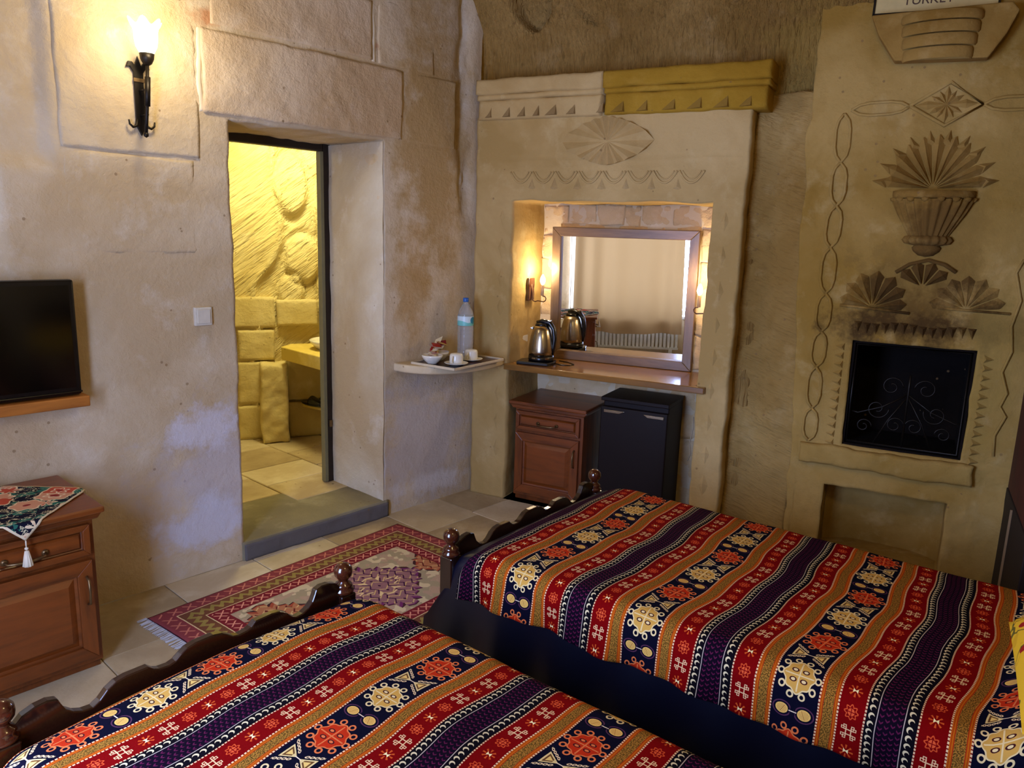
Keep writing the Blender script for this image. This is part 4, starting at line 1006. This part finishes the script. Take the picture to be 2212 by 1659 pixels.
prof = [(0.010, 0.282), (0.026, 0.290), (0.037, 0.312), (0.041, 0.338), (0.042, 0.362), (0.046, 0.380), (0.056, 0.396)]
V = []; F = []; n = 48
for j, (r, z) in enumerate(prof):
    for i in range(n):
        a = 2 * PI * i / n; k = max(0, (j - 3) / 3.0)
        V.append((xr + r * (1 + 0.10 * k * math.cos(6 * a)) * math.cos(a), -0.060 + r * (1 + 0.10 * k * math.cos(6 * a)) * math.sin(a), z + 0.012 * k * math.cos(6 * a)))
for j in range(len(prof) - 1):
    for i in range(n): F.append((j * n + i, j * n + (i + 1) % n, (j + 1) * n + (i + 1) % n, (j + 1) * n + i))
tag(obj('glass_shade', V, F, M_SHADE, tl_, smooth=True), 'glowing white tulip glass shade')
lp = bpy.data.lights.new('torch_light', 'POINT'); lp.energy = SCONCE_W; lp.color = (1.0, 0.80, 0.48); lp.shadow_soft_size = 0.06
lo_ = bpy.data.objects.new('torch_light', lp); COL.objects.link(lo_); lo_.parent = tl_; lo_.location = (xr, -0.24, 0.36)

# ================================================================== WARDROBE
wa = thing('wardrobe', FB @ T(2.462, 0, 0), 'tall dark red wooden wardrobe at the right edge', 'wardrobe')
G().box(0.0, 0.60, -0.62, 0.06, 0.52, 2.35).obj('upper_case', M_WARD, wa, bevel=0.004)
G().box(-0.004, 0.60, -0.63, 0.06, 0.0, 0.52).obj('lower_case', wood('dark_mahogany', (20, 6, 5), (12, 4, 4), 6, 'z', 0.7), wa, bevel=0.004)
G().box(-0.012, -0.004, -0.215, -0.209, 0.02, 0.50).obj('edge_trim', plain('pale_trim', (150, 120, 84), 0.5), wa)
for z in (0.62, 1.45): G().box(-0.008, 0.0, -0.56, -0.02, z, z + 0.75).obj('side_panel', M_WARD, wa, bevel=0.006)

# ================================================================== RUG
mr = Mat('woven_rug', 0.95, spec=0.1); uvn = mr.n('ShaderNodeUVMap'); uvn.uv_map = 'UVMap'; ru, rv, _z = mr.xyz(uvn.outputs[0])
RW_, RL_ = 0.95, 1.35
wob = (mr.noise(mr.coords('UV', (1, 1, 1)), 30, 2) - 0.5) * 0.004
e = (ru.mn(RW_ - ru)).mn(rv.mn(RL_ - rv)) + wob
lon = (ru.mn(RW_ - ru)).lt(rv.mn(RL_ - rv))               # 1 where the side borders run
t_ = lon * rv + (1.0 - lon) * ru
def xm(x, y, s, w):                                        # an X of arm s, line w, from local coordinates
    return ((x.abs() - y.abs()).abs().lt(w)) * (x.abs().lt(s))
def cell(v, p): return v.mod(p) - p / 2
c = mr.mix(0.0, lin((136, 62, 66)), lin((136, 62, 66)))
c = mr.mix(xm(cell(t_, 0.062), e - 0.045, 0.020, 0.0045), c, lin((200, 124, 104)))
c = mr.mix(e.band(0.078, 0.083), c, lin((222, 196, 150)))
ol = e.band(0.083, 0.155)
zg = ((t_.pp(0.022)) * 1.3 + 0.103 - e)
c = mr.mix(ol, c, lin((116, 72, 52)))
c = mr.mix(ol * (zg.abs().lt(0.012)) , c, lin((150, 132, 70)))
c = mr.mix(ol * ((cell(t_, 0.044).abs() + (e - 0.132).abs()).lt(0.013)), c, lin((158, 136, 76)))
c = mr.mix(e.band(0.155, 0.159), c, lin((226, 206, 160)))
rb = e.band(0.159, 0.222)
c = mr.mix(rb, c, lin((120, 36, 46)))
c = mr.mix(rb * xm(cell(t_, 0.046), e - 0.190, 0.018, 0.004), c, lin((222, 150, 130)))
fi = e.gt(0.222)
c = mr.mix(fi, c, lin((206, 190, 158)))
v2 = mr.n('ShaderNodeTexVoronoi', feature='F1', distance='MANHATTAN'); v2.inputs['Scale'].default_value = 26; mr.l(mr.coords('UV', (1, 1, 1)), v2.inputs[0])
vd = X(mr.nt, v2.outputs['Distance']); vc = mr.n('ShaderNodeSeparateXYZ'); mr.l(v2.outputs['Color'], vc.inputs[0]); vr = X(mr.nt, vc.outputs[0]); vg = X(mr.nt, vc.outputs[1])
sq = ((vd * 95).sin().gt(0.25)) * vr.gt(0.25)
col_s = mr.mix(vg.gt(0.42), lin((120, 40, 70)), lin((34, 24, 28)))
c = mr.mix(fi * sq, c, col_s)
# stepped medallions along the middle
mx_ = (ru - RW_ / 2).abs(); my_ = cell(rv - 0.10, 0.46); ix_ = ((rv - 0.10) / 0.46).floor().mod(2.0)
stx = mx_ + ((my_.abs()) / 0.03).floor() * 0.03
md_ = stx + ((my_.pp(0.03) + mx_.pp(0.035)) * 0.5)
medc = mr.mix(ix_.lt(0.5), lin((112, 46, 104)), lin((160, 76, 56)))
c = mr.mix(fi * md_.lt(0.255), c, lin((70, 40, 44)))
c = mr.mix(fi * md_.lt(0.245), c, medc)
c = mr.mix(fi * md_.lt(0.235) * ((vd * 120).sin().gt(0.55)) * 0.85, c, lin((206, 178, 128)))
c = mr.mix(fi * md_.lt(0.225) * ((mx_ * 1.2 + my_.pp(0.035)).mod(0.052)).lt(0.009), c, lin((204, 172, 120)))
c = mr.mix(fi * md_.lt(0.225) * ((my_.abs() * 1.3 + mx_.pp(0.028)).mod(0.060)).lt(0.010), c, mr.mix(ix_.lt(0.5), lin((62, 20, 62)), lin((96, 30, 30))))
c = mr.mix(fi * md_.band(0.10, 0.112), c, lin((226, 200, 150)))
c = mr.mix(e.lt(0.006), c, lin((60, 20, 34)))
mr.color(c); mr.bump(mr.noise(mr.coords('UV', (1, 1, 1)), 420, 2), 0.5, 0.003)
V = []; UV = []; F = []; nx, ny = 60, 84
for i in range(nx + 1):
    for j in range(ny + 1):
        x = RW_ * i / nx; y = RL_ * j / ny
        V.append((x, y + 0.010 * math.sin(x * 5), 0.008 + 0.0025 * float(vn(np.array(x * 7), np.array(y * 7), 4)) - (0.005 if i in (0, nx) or j in (0, ny) else 0))); UV.append((x, y))
for i in range(nx):
    for j in range(ny): F.append((i * (ny + 1) + j, (i + 1) * (ny + 1) + j, (i + 1) * (ny + 1) + j + 1, i * (ny + 1) + j + 1))
rg = thing('rug', FRUG, 'red and purple patterned wool rug on the tiled floor', 'rug')
o_ = obj('pile', V, F, mr.m, rg, smooth=True, uv=UV); md = o_.modifiers.new('t', 'SOLIDIFY'); md.thickness = 0.005
g = G(); rnd = random.Random(4)
for k in range(150):
    x = RW_ * (k + 0.5) / 150; d_ = rnd.uniform(-0.006, 0.006)
    g.tube([(x, 0.008 * math.sin(x * 5), 0.007), (x + d_, -0.018, 0.004), (x + d_ * 1.6, -0.034 - rnd.random() * 0.006, 0.003)], 0.0016, 4)
tag(g.obj('fringe', plain('pale_wool', (190, 190, 196), 0.9), rg), 'pale wool fringe', kind='stuff')

# ================================================================== CLOTH ON THE CABINET
mt = Mat('tapestry', 0.9, spec=0.1); uvn = mt.n('ShaderNodeUVMap'); uvn.uv_map = 'UVMap'; u_, v__, _z = mt.xyz(uvn.outputs[0])
vec = uvn.outputs[0]
dn = mt.n('ShaderNodeTexNoise'); dn.inputs['Scale'].default_value = 9; mt.l(vec, dn.inputs['Vector'])
ad = mt.n('ShaderNodeMix', data_type='RGBA', blend_type='LINEAR_LIGHT'); ad.inputs[0].default_value = 0.022; mt.l(vec, ad.inputs[6]); mt.l(dn.outputs['Color'], ad.inputs[7])
vo = mt.n('ShaderNodeTexVoronoi'); vo.inputs['Scale'].default_value = 10; mt.l(ad.outputs[2], vo.inputs['Vector'])
D_ = X(mt.nt, vo.outputs['Distance']); cs_ = mt.n('ShaderNodeSeparateXYZ'); mt.l(vo.outputs['Color'], cs_.inputs[0]); r1 = X(mt.nt, cs_.outputs[0]); r2 = X(mt.nt, cs_.outputs[1])
ps = mt.n('ShaderNodeSeparateXYZ'); mt.l(vo.outputs['Position'], ps.inputs[0]); px, py = X(mt.nt, ps.outputs[0]), X(mt.nt, ps.outputs[1])
an = (v__ - py).atan2(u_ - px); pet = (an * 6.0).cos()
c = mt.mix(mt.noise(vec, 16, 4).gt(0.52), lin((22, 22, 40)), lin((46, 106, 92)))
c = mt.mix(mt.noise(vec, 22, 3, 0.6).band(0.46, 0.485), c, lin((206, 198, 160)))
fl_ = D_ + pet * -0.05
c = mt.mix(fl_.lt(0.52), c, lin((226, 204, 168)))
c = mt.mix(fl_.lt(0.46), c, mt.mix(r1.gt(0.45), lin((190, 84, 62)), lin((206, 150, 120))))
c = mt.mix(fl_.band(0.20, 0.26) * r2.gt(0.3), c, lin((228, 208, 178)))
c = mt.mix(D_.lt(0.13), c, lin((140, 50, 50)))
eb = (u_.mn(0.38 - u_)).mn(v__.mn(0.38 - v__))
c = mt.mix(eb.lt(0.007), c, lin((222, 206, 174)))
mt.color(c); mt.bump(mt.noise(vec, 500, 2), 0.4, 0.002)
tc_ = thing('table_cloth', FL @ T(-2.450, -0.296, 0.601), 'small floral tapestry cloth with white tassels on the bedside cabinet', 'cloth')
V = []; UV = []; F = []; n = 44; h_ = 0.19
for i in range(n + 1):
    for j in range(n + 1):
        a = -h_ + 2 * h_ * i / n; b = -h_ + 2 * h_ * j / n
        x = (a - b) * 0.7071; y = (a + b) * 0.7071; z = 0.0022
        yf = -0.214 - 0.0
        if y < yf: ov = yf - y; y = yf - 0.006 * min(1, ov / 0.01); z = 0.0022 - ov
        if x > 0.236: ov = x - 0.236; x = 0.236 + 0.5 * ov; z = z + 0.0 - 0.2 * ov
        z += 0.0012 * math.sin(x * 60) * math.cos(y * 50)
        V.append((x, y, max(z, 0.0018) if y > yf - 0.003 and x < 0.245 else z)); UV.append((a + h_, b + h_))
for i in range(n):
    for j in range(n): F.append((i * (n + 1) + j, (i + 1) * (n + 1) + j, (i + 1) * (n + 1) + j + 1, i * (n + 1) + j + 1))
o_ = obj('cloth', V, F, mt.m, tc_, smooth=True, uv=UV); md = o_.modifiers.new('t', 'SOLIDIFY'); md.thickness = 0.0025; md.offset = 1
M_TAS = plain('white_thread', (232, 222, 200), 0.8)
def tassel(M, L=0.075):
    g = G(); g.tube([(0, 0, 0.0), (0, 0, -0.022)], 0.0022, 6); g.lathe([(0.0, -0.032), (0.0055, -0.028), (0.0060, -0.024), (0.0, -0.020)], 14)
    prof = [(0.0, -0.0325), (0.006, -0.034), (0.010, -0.055), (0.0145, -L - 0.008), (0.010, -L - 0.011), (0.0, -L - 0.009)]
    g.lathe(prof, 40, None, lambda a, j, r, z: 1 + 0.10 * math.cos(10 * a)); g.obj('tassel', M_TAS, tc_, M, smooth=True)
tassel(T(0.0, -0.2235, -0.052)); tassel(T(0.254, 0.0, -0.004) @ Matrix.Scale(0.7, 4))

# ================================================================== BEDSPREAD WEAVE
mk = Mat('kilim_cover', 0.9, spec=0.04); uvn = mk.n('ShaderNodeUVMap'); uvn.uv_map = 'UVMap'; U_, Vv, _z = mk.xyz(uvn.outputs[0])
PX = 0.417
wv = (mk.noise(uvn.outputs[0], 7, 2) - 0.5) * 0.006
x = (U_ + wv).mod(PX); v = Vv
Cc = lambda *a: lin(a)
CREAM, WHITE = Cc(206, 176, 112), Cc(222, 196, 160)
c = mk.mix(0.0, Cc(112, 2, 4), Cc(112, 2, 4))
c = mk.mix(x.band(0.104, 0.212), c, Cc(9, 8, 24))
hk = x.gt(0.312); c = mk.mix(hk, c, Cc(12, 8, 14))
c = mk.mix(x.band(0.336, 0.391), c, Cc(15, 5, 19))
# tan bands
tb = x.band(0.060, 0.104).mx(x.band(0.212, 0.254))
xt = (x - 0.082).abs().mn((x - 0.233).abs())
c = mk.mix(tb, c, Cc(178, 86, 14))
fn = mk.noise(uvn.outputs[0], 330, 2, 0.5)
c = mk.mix(tb * xt.lt(0.011), c, mk.mix(fn.gt(0.50), Cc(158, 106, 38), Cc(84, 58, 20)))
c = mk.mix(tb * xt.band(0.0112, 0.0130), c, Cc(150, 36, 14))
c = mk.mix(tb * xt.band(0.0165, 0.0178), c, Cc(150, 36, 14))
# navy band motifs
P2 = 0.165
xm = x - 0.158; ax = xm.abs()
y2 = (v + P2 / 2).mod(P2) - P2 / 2; ay = y2.abs(); par = ((v + P2 / 2) / P2).floor().mod(2.0)
w = v.mod(P2) - P2 / 2; aw = w.abs(); parw = (v / P2).floor().mod(2.0)
nb_ = x.band(0.106, 0.210)
rx, ry = xm / 0.0425, y2 / 0.0445
rho = ln(rx, ry); ang = ry.atan2(rx); t = ang.pp(PI / 10)
hx = rho * t.cos() - 1.03; hy = rho * t.sin()
hr = ln(hx, hy)
nearm = ay.lt(0.062)
mcol = mk.mix(par, Cc(190, 142, 62), Cc(172, 40, 14))
ccol = mk.mix(par, Cc(212, 184, 126), Cc(204, 104, 54))
c = mk.mix(nb_ * nearm * (hr - 0.15).abs().lt(0.045) , c, ccol)
bdy = (ang * 8.0).cos() * 0.055 + (ang * 4.0).cos() * 0.03 + 0.78
c = mk.mix(nb_ * rho.lt(bdy + 0.07), c, ccol)
c = mk.mix(nb_ * rho.lt(bdy), c, mcol)
pe = (((ax - 0.0125) / 0.0085).sq() + ((ay - 0.0115) / 0.0055).sq())
c = mk.mix(nb_ * pe.lt(1.0), c, Cc(60, 20, 22)); c = mk.mix(nb_ * pe.lt(0.35), c, ccol)
c = mk.mix(nb_ * rho.lt(0.80) * ax.mn(ay).lt(0.0016), c, ccol)
tri = aw - (ax - 0.004) * 0.62
tA = nb_ * parw.lt(0.5) * tri.lt(0.0) * ax.lt(0.038)
c = mk.mix(tA, c, CREAM)
c = mk.mix(tA * tri.lt(-0.0035) * ax.lt(0.034) * ax.gt(0.016), c, Cc(96, 60, 30))
c = mk.mix(tA * tri.lt(-0.0075) * ax.lt(0.030), c, Cc(210, 170, 90))
hkt = nb_ * parw.lt(0.5) * tri.band(0.004, 0.012) * ax.band(0.008, 0.044) * (((ax.mod(0.0085) - 0.00425).sq() + ((tri - 0.008)).sq()).sqrt() - 0.003).abs().lt(0.0011)
c = mk.mix(hkt, c, Cc(214, 180, 130))
lf = (((ax - 0.026) / 0.0150).sq() + (w / 0.0125).sq())
c = mk.mix(nb_ * parw.gt(0.5) * lf.lt(1.0), c, Cc(218, 170, 84))
c = mk.mix(nb_ * parw.gt(0.5) * lf.lt(0.7) * (((ax - 0.024) * 2.0 + w).abs().mod(0.006)).lt(0.0014), c, Cc(120, 60, 24))
c = mk.mix(nb_ * ax.lt(0.009) * aw.lt(0.0011), c, WHITE)
ol_ = nb_ * parw.gt(0.5) * lf.band(1.7, 2.3) * ax.gt(0.006)
c = mk.mix(ol_ * 0.7, c, Cc(92, 50, 70))
# red band motifs
rb1 = x.lt(0.058); rb2 = x.band(0.256, 0.311); rbb = rb1.mx(rb2)
xr = rb1 * (x - 0.031) + rb2 * (x - 0.283); q = 0.047
ki = (v / q).floor().mod(6.0); yr = v.mod(q) - q / 2
xa, ya = xr.abs(), yr.abs()
isH = ki.lt(0.5).mx(ki.band(1.5, 2.5)); isR = ki.band(2.5, 3.5).mx(ki.gt(4.5)); isB = (1.0 - isH.mx(isR))
hsh = ((xa - 0.0058).abs().lt(0.0012) * ya.lt(0.0125)).mx((ya - 0.0058).abs().lt(0.0012) * xa.lt(0.0125))
hko = (((xa - 0.0088).abs().mx((ya - 0.0135).abs()) - 0.0028).abs().lt(0.0009)).mx(((xa - 0.0135).abs().mx((ya - 0.0088).abs()) - 0.0028).abs().lt(0.0009))
hko = hko * (xa + ya).gt(0.0185)
c = mk.mix(rbb * isH * hsh.mx(hko), c, Cc(220, 176, 124))
rr_ = ln(xr, yr); an_ = yr.atan2(xr)
pet = (an_ * 8.0).cos()
c = mk.mix(rbb * isR * (rr_ - 0.0125 - pet * 0.0022).abs().lt(0.0016), c, Cc(196, 70, 32))
c = mk.mix(rbb * isR * rr_.lt(0.0075), c, Cc(206, 80, 40))
c = mk.mix(rbb * isR * xa.mn(ya).lt(0.0010) * rr_.lt(0.010), c, Cc(120, 10, 10))
c = mk.mix(rbb * isB * rr_.band(0.006, 0.0155) * pet.gt(0.35) * 0.8, c, Cc(206, 84, 32))
c = mk.mix(rbb * isB * ya.lt(xa * 0.8 + 0.0008) * xa.lt(0.0055), c, Cc(240, 216, 150))
# hook stripes
hA = x.band(0.314, 0.335); hB = x.band(0.392, 0.416); xh = hA * (x - 0.3245) + hB * (x - 0.4035); yh = v.mod(0.0165) - 0.00825
cr = (ln(xh, yh).lt(0.0066)) * (ln(xh - 0.0022, yh + 0.0026).gt(0.0052))
c = mk.mix((hA.mx(hB)) * cr, c, Cc(206, 186, 140))
# purple flecks
pb = x.band(0.339, 0.389); sx = (x - 0.339); sh_ = (sx / 0.0125).floor().mod(2.0) * 0.0065
yp = (v + sh_).mod(0.013) - 0.0065; xp = sx.mod(0.0125) - 0.00625
c = mk.mix(pb * (yp - xp.abs() * 0.9 + 0.002).abs().lt(0.0018) * xp.abs().lt(0.0046), c, Cc(84, 22, 52))
# dotted and plain lines
def dl(p): return (x - p).abs().lt(0.0019)
dots = dl(0.0015).mx(dl(0.060)).mx(dl(0.104)).mx(dl(0.212)).mx(dl(0.254)).mx(dl(0.312))
c = mk.mix(dots, c, Cc(110, 20, 20)); c = mk.mix(dots * v.mod(0.0075).lt(0.0046), c, Cc(220, 180, 130))
c = mk.mix((x - 0.336).abs().lt(0.0009).mx((x - 0.391).abs().lt(0.0009)), c, Cc(180, 160, 140))
mk.color(c)
mk.bump(mk.noise(uvn.outputs[0], 520, 2) * 0.6 + mk.noise(uvn.outputs[0], 40, 3) * 0.6, 0.35, 0.003)
M_SATIN = plain('navy_satin', (5, 6, 24), 0.34, scale=6, bump=0.1)
M_TICK = plain('mattress_cloth', (150, 140, 120), 0.9)

PROFILE = [(0.0, 0.500), (0.015, 0.511), (0.035, 0.530), (0.060, 0.539), (0.085, 0.541), (0.104, 0.535), (0.110, 0.520), (0.118, 0.504), (0.134, 0.490), (0.152, 0.482), (0.172, 0.480), (0.188, 0.489),
           (0.205, 0.506), (0.225, 0.517), (0.250, 0.521), (0.300, 0.520), (0.314, 0.508), (0.326, 0.503), (0.350, 0.501), (0.365, 0.505), (0.380, 0.516), (0.396, 0.526), (0.420, 0.531),
           (0.466, 0.531), (0.490, 0.526), (0.506, 0.516), (0.521, 0.505), (0.536, 0.501), (0.560, 0.503), (0.572, 0.508), (0.586, 0.520), (0.636, 0.521), (0.661, 0.517), (0.681, 0.506),
           (0.698, 0.489), (0.714, 0.480), (0.734, 0.482), (0.752, 0.490), (0.768, 0.504), (0.776, 0.520), (0.782, 0.535), (0.801, 0.541), (0.826, 0.539), (0.851, 0.530), (0.871, 0.511), (0.886, 0.500)]
def make_bed(M, label, zt, u0, up, vp, satin, seed, lift=0.0):
    b = thing('single_bed', M, label, 'bed', 'single beds side by side')
    R = T(0, 0, 0, 90)
    fb = G().prism([(0.0, 0.20)] + [(s, z + lift) for s, z in PROFILE] + [(0.886, 0.20)], -0.011, 0.011, R)
    fb.obj('footboard', M_WALNUT, b, bevel=0.003)
    for y in (0.0, 0.886):
        g = G(); s = 0.026
        g.box(-s, s, y - s, y + s, 0.0, 0.486 + lift)
        o = g.obj('post', M_WALNUT, b, bevel=0.004)
        prof = [(0.0, 0.484), (0.026, 0.486), (0.031, 0.492), (0.031, 0.498), (0.024, 0.504), (0.027, 0.510), (0.024, 0.516), (0.015, 0.522), (0.014, 0.528), (0.020, 0.534),
                (0.0255, 0.542), (0.0275, 0.553), (0.0255, 0.565), (0.019, 0.574), (0.010, 0.579), (0.0, 0.580)]
        G().lathe([(r, z + lift) for r, z in prof], 32, T(0, y, 0)).obj('ball_finial', M_WALNUTX, o, smooth=True)
        G().box(0.026, 2.02, y - 0.012, y + 0.012, 0.20, 0.32).obj('side_rail', M_WALNUT, b, bevel=0.003)
        G().box(2.02, 2.07, y - 0.025, y + 0.025, 0.0, 0.86).obj('head_post', M_WALNUT, b, bevel=0.004)
    G().box(2.035, 2.055, 0.02, 0.866, 0.25, 0.92).obj('headboard', M_WALNUT, b, bevel=0.004)
    G().box(0.04, 2.0, 0.015, 0.871, 0.22, zt - 0.045).obj('mattress', M_TICK, b, bevel=0.03, seg=3)
    # cover: cross section hem - top - hem
    def section():
        P = []; r = 0.055; y0, y1 = -0.030, 0.916; zh = 0.385
        n = 12
        for i in range(n): P.append((y0 - 0.012 * (1 - i / n), zh + (zt - r - zh) * i / n, i / n))
        for i in range(9): a = PI - PI / 2 * i / 8; P.append((y0 + r + r * math.cos(a), zt - r + r * math.sin(a), 1))
        m = 70
        for i in range(1, m): P.append((y0 + r + (y1 - y0 - 2 * r) * i / m, zt, 1))
        for i in range(9): a = PI / 2 - PI / 2 * i / 8; P.append((y1 - r + r * math.cos(a), zt - r + r * math.sin(a), 1))
        for i in range(1, n + 1): P.append((y1 + 0.012 * i / n, zt - r - (zt - r - zh) * i / n, 1 - i / n))
        return P
    S = section(); arcl = [0]
    for a, c_ in zip(S[:-1], S[1:]): arcl.append(arcl[-1] + math.hypot(c_[0] - a[0], c_[1] - a[1]))
    i0 = min(range(len(S)), key=lambda i: abs(arcl[i] - (S[0][1] * 0 + (zt - 0.385) + 0.0)))
    off = (zt - 0.385) - 0.02
    us = [u0 + (2.03 - u0) * (i / 130) for i in range(131)]
    V = []; UV = []; F = []; ns = len(S)
    for u in us:
        e = min(1.0, (u - u0) / 0.13); drop = 0.045 * (1 - math.sqrt(max(0, 1 - (1 - e) ** 2)))
        for (y, z, k), al in zip(S, arcl):
            n1 = float(fbm(np.array(u * 2.4 + seed), np.array(y * 2.6), seed, 3)); n2 = float(vn(np.array(u * 9), np.array(y * 6), seed + 3))
            top = 1.0 if z > zt - 0.03 else 0.0
            fl_ = (0.03 - 0.0) * (0.385 - z) if False else 0
            fold = 0.010 * math.sin(u * 21 + seed) * (1 - k) + 0.006 * math.sin(u * 47 + seed * 2) * (1 - k)
            yy = y + (-fold if y < 0.4 else fold) * (1 if k < 1 else 0)
            crown = 0.012 * math.sin(PI * min(1, max(0, y / 0.886))) if top else 0
            sag = 0.010 * n1 + 0.004 * n2
            zz = z - drop * (1 if z > zt - 0.06 else 0.4) + (sag + crown) * (1 if z > zt - 0.04 else 0.5) + 0.006 * math.sin(u * 15 + seed) * (1 - k)
            if u > 1.52: zz += 0.085 * float(sstep(1.52, 1.66, np.array(u))) * (1 if z > zt - 0.06 else 0.2)
            uu = u + 0.012 * math.sin(y * 7 + seed) + 0.004 * math.sin(y * 23)
            V.append((u, yy, zz)); UV.append((uu - up + 4 * 0.417, al - off - vp + 10 * 0.33))
    for i in range(130):
        for j in range(ns - 1): F.append((i * ns + j, (i + 1) * ns + j, (i + 1) * ns + j + 1, i * ns + j + 1))
    F = [tuple(reversed(f)) for f in F]
    o = obj('bedspread', V, F, mk.m, b, smooth=True, uv=UV)
    md = o.modifiers.new('t', 'SOLIDIFY'); md.thickness = 0.006; md.offset = -1
    # navy satin blanket under the cover, hanging to the floor
    zb = zt - 0.014; V = []; F = []; S2 = []
    for i in range(10): S2.append((-0.020 - 0.05 * (1 - i / 10) ** 1.5, 0.03 + (zb - 0.05 - 0.03) * i / 10, 1 - i / 10))
    for i in range(7): a = PI - PI / 2 * i / 6; S2.append((0.030 + 0.05 * math.cos(a), zb - 0.05 + 0.05 * math.sin(a), 0))
    for i in range(1, 30): S2.append((0.03 + (0.856 - 0.03) * i / 30, zb, 0))
    for i in range(7): a = PI / 2 - PI / 2 * i / 6; S2.append((0.856 + 0.05 * math.cos(a), zb - 0.05 + 0.05 * math.sin(a), 0))
    for i in range(1, 11): S2.append((0.906 + 0.05 * (i / 10) ** 1.5, zb - 0.05 - (zb - 0.08) * i / 10, i / 10))
    n2 = len(S2); m2 = 110
    for i in range(m2 + 1):
        q = i / m2
        for (y, z, k) in S2:
            us_ = satin - (0.11 * min(1.0, 2.2 * k) if satin < 0.03 else 0.0); u = us_ + (2.0 - us_) * q
            fo = 0.016 * k * math.sin(u * 26 + seed)
            e = min(1.0, (u - us_) / 0.10); dr = 0.05 * (1 - math.sqrt(max(0, 1 - (1 - e) ** 2)))
            zz = z - dr * (1 - k) if k < 0.5 else z
            V.append((u, y + (-fo if y < 0.4 else fo), max(0.012, zz)))
    for i in range(m2):
        for j in range(n2 - 1): F.append((i * n2 + j, i * n2 + j + 1, (i + 1) * n2 + j + 1, (i + 1) * n2 + j))
    o = obj('blanket', V, F, M_SATIN, b, smooth=True); tag(o, 'navy satin blanket hanging to the floor')
    return b
make_bed(FBED1, 'single bed in front, closest to the viewer, under a striped woven cover', 0.500, 0.035, -0.048, 0.612, 0.05, 3)
make_bed(FBED2, 'single bed farther back, below the fireplace, under a striped woven cover', 0.528, 0.070, 0.166, 0.02, 0.018, 8)

# cushion at the head of the far bed
mp = Mat('yellow_print', 0.8, spec=0.1); pv = mp.coords()
vo = mp.n('ShaderNodeTexVoronoi'); vo.inputs['Scale'].default_value = 13; mp.l(pv, vo.inputs['Vector']); d_ = X(mp.nt, vo.outputs['Distance'])
c = mp.mix(mp.noise(pv, 7, 3).gt(0.56) * 0.4, lin((214, 164, 34)), lin((180, 128, 24)))
c = mp.mix(d_.lt(0.26) * mp.noise(pv, 6, 2).gt(0.46), c, lin((150, 30, 22)))
c = mp.mix((mp.noise(pv, 9, 2) - 0.5).abs().lt(0.012), c, lin((96, 84, 30)))
mp.color(c)
cz = thing('cushion', FBED2 @ T(1.735, 0.15, 0.690, 8, 0, -14), 'yellow floral printed cushion on the far bed at the right edge', 'cushion')
V = []; F = []; n = 24
for sd in (1, -1):
    for i in range(n + 1):
        for j in range(n + 1):
            a = -1 + 2 * i / n; b_ = -1 + 2 * j / n
            k = (1 - abs(a) ** 2.6) * (1 - abs(b_) ** 2.6); cn = 1 - 0.06 * (abs(a) * abs(b_)) ** 2
            V.append((a * 0.20 * (1 - 0.07 * (1 - b_ * b_)) * cn, b_ * 0.27 * (1 - 0.05 * (1 - a * a)) * cn, sd * 0.075 * max(0, k) ** 0.5))
for s_ in (0, 1):
    o0 = s_ * (n + 1) ** 2
    for i in range(n):
        for j in range(n):
            q = (o0 + i * (n + 1) + j, o0 + (i + 1) * (n + 1) + j, o0 + (i + 1) * (n + 1) + j + 1, o0 + i * (n + 1) + j + 1)
            F.append(q if s_ == 0 else tuple(reversed(q)))
obj('cushion_cover', V, F, mp.m, cz, smooth=True)
